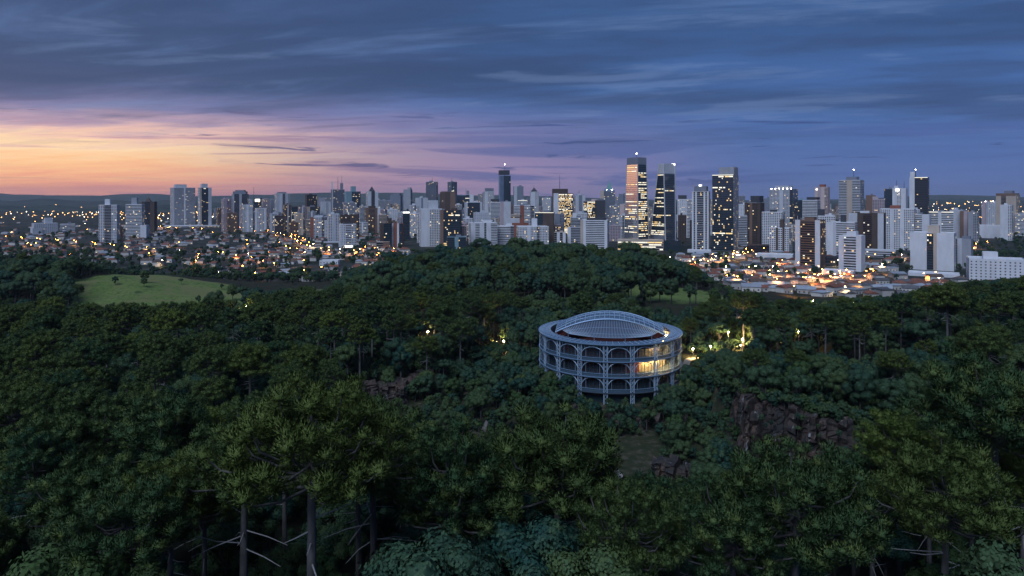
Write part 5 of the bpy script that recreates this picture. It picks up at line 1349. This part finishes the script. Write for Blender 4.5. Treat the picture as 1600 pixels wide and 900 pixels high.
scatter('town_trees', 'dark street and garden trees between the houses and towers', 'trees', town, 'B')

# ---------------------------------------------------------------- houses
ROOFS = {'rust red': mat('roof_tile_red', (0.20, 0.075, 0.05), 0.85, noise=.3, nscale=.5, jitter=.25), 'dark grey': mat('roof_dark', (0.085, 0.085, 0.095), 0.8, noise=.2, nscale=.4, jitter=.25),
         'pale metal': mat('roof_metal', (0.30, 0.33, 0.38), 0.6, 0.0, noise=.15, nscale=.3, jitter=.2), 'brown': mat('roof_brown', (0.13, 0.085, 0.065), 0.85, noise=.3, nscale=.5, jitter=.25)}
M_HWALL = mat('house_wall', (0.52, 0.49, 0.46), 0.85, noise=.12, nscale=.3, jitter=.25)
M_DOOR = mat('door_wood', (0.12, 0.07, 0.045), 0.7)
def house_proto(roof, form, w, d, h, seed):
    g = random.Random(seed); root = thing('house', 'x', 'house')
    mb = MB(); mb.box(-w / 2, w / 2, -d / 2, d / 2, -3, h); wl = part('wall', mb, M_HWALL, root)
    e = .6; mb = MB(); rh = (.20 if form != 'flat' else 0) * d + .3; a, b = w / 2 + e, d / 2 + e
    if form == 'gable':
        mb.v = [(-a, -b, h - .25), (a, -b, h - .25), (a, b, h - .25), (-a, b, h - .25), (-a, 0, h + rh), (a, 0, h + rh)]
        mb.f = [(0, 1, 5, 4), (2, 3, 4, 5), (0, 4, 3), (1, 2, 5), (3, 2, 1, 0)]
    elif form == 'hip':
        k = max(0.2, a - b); mb.v = [(-a, -b, h - .25), (a, -b, h - .25), (a, b, h - .25), (-a, b, h - .25), (-k, 0, h + rh), (k, 0, h + rh)]
        mb.f = [(0, 1, 5, 4), (2, 3, 4, 5), (3, 0, 4), (1, 2, 5), (3, 2, 1, 0)]
    else:
        mb.box(-a, a, -b, b, h - .1, h + .35)
    mb.m = [0] * len(mb.f); rf = part('roof', mb, ROOFS[roof], root)
    if form != 'flat' and g.random() < .5: mb = MB(); mb.box(a * .3, a * .3 + .8, -.4, .4, h, h + rh + .9); part('chimney', mb, M_HWALL, rf)
    n = max(2, int(w / 3.4))
    for i in range(n):
        c = -w / 2 + (i + .5) * w / n; mb = MB()
        if i == n // 2: mb.box(c - .5, c + .5, -d / 2 - .08, -d / 2 + .02, 0, 2.1); part('door', mb, M_DOOR, root)
        else: mb.box(c - .7, c + .7, -d / 2 - .06, -d / 2 + .02, .9, 2.2); part('window', mb, M_LITW if g.random() < .14 else M_WIN, root)
    return root
HP = []
for k, (roof, form, w, d, h) in enumerate([('rust red', 'hip', 13, 10, 4), ('rust red', 'gable', 11, 9, 3.6), ('rust red', 'hip', 17, 11, 6.2), ('dark grey', 'gable', 14, 10, 4), ('dark grey', 'flat', 13, 11, 6), ('pale metal', 'gable', 16, 11, 4.4), ('pale metal', 'flat', 15, 11, 4.5), ('brown', 'hip', 13, 11, 4.2), ('brown', 'gable', 15, 10, 6.4), ('rust red', 'gable', 13, 9, 5.8)]):
    HP.append((house_proto(roof, form, w, d, h, k), roof, form, w, d))
houses = []; g = random.Random(17); used_proto = set()
def near_land(px, py, Y):
    best = min(LAND, key=lambda q: abs(q[0] - px) * .8 + abs(q[1] - py) * 1.6); dxp = px - best[0]
    return best[3], ('below' if abs(dxp) < 14 else ('left of' if dxp < 0 else 'right of'))
def try_house(px, py, Y):
    X = wx(px, Y); z = h1(X, Y); i = g.randrange(len(HP)); pr, roof, form, w, d = HP[i]; r = max(w, d) * .62
    for bx, by, br in CITY_FOOT:
        if abs(X - bx) < br + r and abs(Y - by) < br + r: return False
    for hx_, hy_, hr in [q[:3] for q in houses]:
        if math.hypot(X - hx_, Y - hy_) < r + hr + 0.5: return False
    for pts, w_ in ROADS:
        for (x0, y0), (x1, y1) in zip(pts, pts[1:]):
            ex, ey = x1 - x0, y1 - y0; t = max(0, min(1, ((X - x0) * ex + (Y - y0) * ey) / (ex * ex + ey * ey)))
            if math.hypot(X - x0 - ex * t, Y - y0 - ey * t) < w_ / 2 + r * .8: return False
    if any(in_poly(np.array(X), np.array(Y), p) for p in MEADOWS): return False
    houses.append((X, Y, r, z, i, px, py)); return True
for _ in range(4200):
    zone_ = g.random()
    if zone_ < .58: px, py = g.uniform(1040, 1560), g.uniform(396, 472)
    else: px, py = g.uniform(0, 640), g.uniform(352, 446)
    if zone_ < .58 and py > 400 + (px - 1040) * .5 and px < 1140: continue
    if zone_ >= .58 and py > 418 and not (330 < px < 560): continue
    if zone_ >= .58 and py > 400 and px < 230: continue
    if px > 1500 and py < 430: continue
    if zone_ < .58 and py < 404 and g.random() < .6: continue
    Y = 95 * F / (py - HOR)
    try_house(px, py, Y)
    if len(houses) >= 290: break
cnt = {}
for X, Y, r, z, i, px, py in sorted(houses, key=lambda q: q[5]):
    pr, roof, form, w, d = HP[i]; land, rel = near_land(px, py, Y)
    side_ = 'left-hand' if px < 700 else 'right-hand'
    key = f"{roof} {form} roofed house {rel} the {land}"
    key = ' '.join(key.split()[:16]); cnt.setdefault(key, []).append((X, Y, z, i))
ORD = ['nearest', 'second nearest', 'third nearest', 'fourth nearest', 'fifth nearest', 'sixth nearest', 'seventh nearest', 'eighth nearest', 'ninth nearest', 'tenth nearest']
for key, lst in cnt.items():
    lst.sort(key=lambda q: q[1])
    for k, (X, Y, z, i) in enumerate(lst):
        lab = key if len(lst) == 1 else ' '.join((ORD[min(k, 9)] + ' ' + key).split()[:16])
        rz = g.choice((0, 0, math.pi / 2, 0.25, -0.3, 0.5, -0.55)) + g.uniform(-.1, .1)
        if i in used_proto: r_ = dup(HP[i][0], (X, Y, z), rz, 1.0, lab, 'house', 'houses of the neighbourhoods')
        else:
            r_ = HP[i][0]; used_proto.add(i); r_.location = (X, Y, z); r_.rotation_euler = (0, 0, rz); r_['label'] = lab; r_['group'] = 'houses of the neighbourhoods'
for i in range(len(HP)):
    if i not in used_proto:
        for ch in list(HP[i][0].children_recursive): bpy.data.objects.remove(ch)
        bpy.data.objects.remove(HP[i][0])

# houses past the number that can be told apart, one object
mb = MB(); g = random.Random(29); n_far = 0
for _ in range(3000):
    px, py = (g.uniform(0, 640), g.uniform(346, 412)) if g.random() < .6 else (g.uniform(1060, 1540), g.uniform(388, 468))
    if px > 1060 and px < 1140 and py > 400 + (px - 1040) * .5: continue
    Y = 95 * F / (py - HOR); X = wx(px, Y)
    if any(abs(X - bx) < br + 6 and abs(Y - by) < br + 6 for bx, by, br in CITY_FOOT) or any(math.hypot(X - q[0], Y - q[1]) < 11 for q in houses): continue
    houses.append((X, Y, 7, 0, 0, px, py)); n_far += 1
    if n_far > 420: break
    z = h1(X, Y); c, s = math.cos(g.uniform(-.5, .5)), math.sin(g.uniform(-.5, .5)); w, d, h = g.uniform(4.5, 8), g.uniform(4, 6), g.uniform(3, 5.5); rm = g.choice((1, 1, 2, 3, 4)); i = len(mb.v); rh = h + g.uniform(1.2, 2.4)
    P = [(-w, -d, -3), (w, -d, -3), (w, d, -3), (-w, d, -3), (-w, -d, h), (w, -d, h), (w, d, h), (-w, d, h), (-w - .5, -d - .5, h), (w + .5, -d - .5, h), (w + .5, d + .5, h), (-w - .5, d + .5, h), (-w * .4, 0, rh), (w * .4, 0, rh)]
    mb.v += [(X + a * c - b * s, Y + a * s + b * c, z + e) for a, b, e in P]
    for f in ((0, 1, 5, 4), (1, 2, 6, 5), (3, 0, 4, 7)): mb.f.append(tuple(i + q for q in f)); mb.m.append(0)
    for f in ((8, 9, 13, 12), (9, 10, 13), (10, 11, 12, 13), (11, 8, 12)): mb.f.append(tuple(i + q for q in f)); mb.m.append(rm)
o = obj('far_houses', mb.mesh('far_houses', [M_HWALL] + list(ROOFS.values()))); tag(o, 'remaining small roofs packed between the houses and street trees', 'houses', None, 'stuff')

# ---------------------------------------------------------------- street lamps
def lampmat(name, c, s): return mat(name, (0.8, 0.7, 0.5), 0.5, emit=c, strength=s, sample='NONE')
M_SOD = lampmat('sodium_lamp', (1.0, 0.30, 0.045), 120); M_WHI = lampmat('white_lamp', (1.0, 0.70, 0.34), 110); M_PARK = lampmat('park_lamp', (1.0, 0.72, 0.30), 200)
def bulb_light(energy, color, spot=True):
    l = bpy.data.lights.new('bulb', 'SPOT' if spot else 'POINT'); l.energy = energy; l.color = color; l.shadow_soft_size = 0.25
    if spot: l.spot_size = R(148); l.spot_blend = 0.5
    return l
B_SOD = bulb_light(13000, (1.0, 0.40, 0.09)); B_WHI = bulb_light(10000, (1.0, 0.70, 0.36)); B_PARK = bulb_light(5500, (1.0, 0.64, 0.24), False)
M_POLE = mat('lamp_pole', (0.16, 0.17, 0.18), 0.5, 0.5)
def lamp_proto(m_, bl, h=9.5, name='street_lamp', size=1.0):
    r = thing(name, 'x', 'street lamp'); mb = MB(); mb.tube([(0, 0, -1), (0, 0, h - .6), (0, -.5, h - .05), (0, -1.5, h + .1)], [.10, .07, .06, .05], 5); part('pole', mb, M_POLE, r)
    mb = MB(); a, b, c = .32 * size, .55 * size, .16 * size
    mb.v = [(-a, -1.5 - 2 * b, h - c * .2), (a, -1.5 - 2 * b, h - c * .2), (a, -1.5, h - c * .6), (-a, -1.5, h - c * .6), (-a * .6, -1.5 - 1.7 * b, h + c * 1.6), (a * .6, -1.5 - 1.7 * b, h + c * 1.6), (a * .6, -1.5 - .3 * b, h + c * 1.6), (-a * .6, -1.5 - .3 * b, h + c * 1.6)]
    mb.f = [(3, 2, 1, 0), (0, 1, 5, 4), (1, 2, 6, 5), (2, 3, 7, 6), (3, 0, 4, 7), (4, 5, 6, 7)]; mb.m = [0] * 6
    part('lamp_head', mb, m_, r); obj('bulb', bl, r, (0, -2.0, h - .55)); return r
LP = [lamp_proto(M_SOD, B_SOD), lamp_proto(M_WHI, B_WHI)]
lused = set(); g = random.Random(61)
def put_lamp(X, Y, kind, lab, grp, rz=None):
    z = h1(X, Y); rz = g.uniform(0, 6.28) if rz is None else rz
    if kind not in lused:
        r = LP[kind]; lused.add(kind); r.location = (X, Y, z); r.rotation_euler = (0, 0, rz); r['label'] = lab; r['group'] = grp
    else: dup(LP[kind], (X, Y, z), rz, 1.0, lab, 'street lamp', grp)
def lamp_label(px, kind):
    c = 'orange' if kind == 0 else 'pale yellow'
    if px < 260: w = 'among the trees and low blocks at far left'
    elif px < 430: w = 'round the foot of the lone left towers'
    elif px < 700: w = 'along the wide road left of the park hill'
    elif px < 1210: w = 'in the streets below the glass towers'
    else: w = 'in the right-hand house streets'
    return f'{c} street lamp shining {w}', f'{c} street lamps {w}'
spots = []
for pts, w_ in ROADS:
    for (x0, y0), (x1, y1) in zip(pts, pts[1:]):
        L_ = math.hypot(x1 - x0, y1 - y0); n = max(1, int(L_ / (26 if w_ > 14 else 36))); ux, uy = (x1 - x0) / L_, (y1 - y0) / L_
        for k in range(n):
            s = 1 if k % 2 else -1; t = (k + .5) / n
            spots.append((x0 + (x1 - x0) * t - uy * s * (w_ / 2 + 1), y0 + (y1 - y0) * t + ux * s * (w_ / 2 + 1)))
g.shuffle(spots); spots = spots[:170]
for px, py in [(20, 364), (45, 382), (57, 383), (92, 377), (150, 385), (196, 390), (235, 400), (255, 412), (282, 395), (308, 402), (311, 408), (342, 398), (305, 413), (370, 404), (388, 401), (393, 407), (410, 413), (436, 381), (445, 388), (452, 392), (466, 392), (475, 398), (340, 437), (396, 440), (412, 428), (505, 424), (476, 430), (512, 390), (560, 393), (571, 389), (553, 401),
               (1046, 407), (1092, 413), (1120, 406), (1150, 404), (1160, 398), (1182, 402), (1137, 424), (1181, 423), (1203, 431), (1228, 432), (1135, 446), (1155, 452), (1246, 417), (1262, 420), (1290, 420), (1303, 438), (1312, 440), (1322, 437), (1352, 431), (1372, 424), (1380, 419), (1400, 410), (1412, 413), (1215, 448), (1268, 448), (1322, 466), (1340, 455), (1465, 433), (1508, 428), (1498, 432), (1520, 392), (1545, 380), (1567, 369), (1590, 358), (1526, 384), (1240, 470), (1500, 463), (1098, 410), (1104, 414), (1112, 409), (1128, 409), (1135, 405), (1143, 407), (1165, 401), (1172, 399), (1188, 398), (1086, 417), (1076, 414), (1255, 443), (1262, 445), (1275, 440), (1360, 428), (1366, 431), (1315, 436), (1330, 440)]:
    spots.append(gpx(px, py + 5))
for _ in range(45):
    px = g.choice((g.uniform(0, 480), g.uniform(1100, 1500))); spots.append(gpx(px, g.uniform(352, 420) if px < 600 else g.uniform(395, 455)))
for X, Y in spots:
    px = 800 + X / Y * F; k = 0 if g.random() < .80 else 1
    if not (-20 < px < 1620): continue
    if any(abs(X - bx) < br and abs(Y - by) < br for bx, by, br in CITY_FOOT): continue
    lab, grp = lamp_label(px, k); put_lamp(X, Y, k, lab, grp)
# park lamps round the opera house
def globe_lamp(px, py, Y, lab):
    X = wx(px, Y); zt = wz(py, Y); z = h1(X, Y); hh = max(3.0, zt - z)
    r = thing('park_lamp', lab, 'park lamp', (X, Y, z)); mb = MB(); mb.tube([(0, 0, -1), (0, 0, hh - .3)], [.09, .06], 6); part('pole', mb, M_POLE, r)
    mb = MB()
    for j in range(5):
        for i in range(8): mb.v.append((.33 * math.sin(math.pi * j / 4) * math.cos(i * math.pi / 4), .33 * math.sin(math.pi * j / 4) * math.sin(i * math.pi / 4), hh + .33 * math.cos(math.pi * j / 4)))
    for j in range(4):
        for i in range(8): mb.f.append((j * 8 + i, (j + 1) * 8 + i, (j + 1) * 8 + (i + 1) % 8, j * 8 + (i + 1) % 8)); mb.m.append(0)
    part('lamp_globe', mb, M_PARK, r); obj('bulb', B_PARK, r, (0, -.55, hh - .2))
for px, py, Y, lab in PARK_LAMPS:
    globe_lamp(px, py, Y, lab)
# light points of the far suburbs, too small and many to pick apart
mb = MB(); g = random.Random(88)
def spark(px, py, Y, s):
    X = wx(px, Y); Z = wz(py, Y); i = len(mb.v)
    mb.v += [(X - s, Y, Z), (X, Y - s, Z), (X + s, Y, Z), (X, Y, Z + s), (X, Y, Z - s)]
    k = 0 if g.random() < .7 else 1
    for f in ((0, 1, 3), (1, 2, 3), (1, 0, 4), (2, 1, 4)): mb.f.append(tuple(i + q for q in f)); mb.m.append(k)
for _ in range(560):
    px = g.choice((g.uniform(0, 345), g.uniform(0, 345), g.uniform(1455, 1600), g.uniform(330, 480)))
    py = g.triangular(319, 348, 330) if px < 600 else g.uniform(314, 342)
    Y = min(7000, 95 * F / (py - HOR) * .985); s = Y * .00055 * g.uniform(.6, 1.3)
    spark(px, py, Y, s)
M_F1 = mat('far_lamp_orange', (.8, .6, .3), .5, emit=(1.0, .50, .15), strength=9, sample='NONE'); M_F2 = mat('far_lamp_white', (.8, .8, .7), .5, emit=(1.0, .85, .6), strength=9, sample='NONE')
tag(obj('far_street_lights', mb.mesh('far_street_lights', [M_F1, M_F2])), 'scattered light points of the far suburbs below the ridges', 'lights', None, 'stuff')

# a narrow pale slab of rock on the quarry floor
X, Y = -10.5, 222.0; mb = MB(); zb = h1(X, Y)
prof = [(-1.5, -2), (1.2, -2), (1.9, 2.5), (2.8, 7.6), (2.1, 8.3), (1.1, 6.4), (-.2, 2.5)]
mb.v = [(a, -.6, z) for a, z in prof] + [(a + .2, .7, z) for a, z in prof]; n = len(prof)
mb.f = [tuple(range(n)), tuple(range(2 * n - 1, n - 1, -1))] + [(k, k + n, (k + 1) % n + n, (k + 1) % n) for k in range(n)]; mb.m = [0] * len(mb.f)
o = obj('rock_slab', mb.mesh('rock_slab', mat('pale_rock', (.20, .175, .165), .8, noise=.3, nscale=.8)), None, (X, Y, zb)); tag(o, 'narrow pale leaning slab of rock on the quarry floor', 'rock')
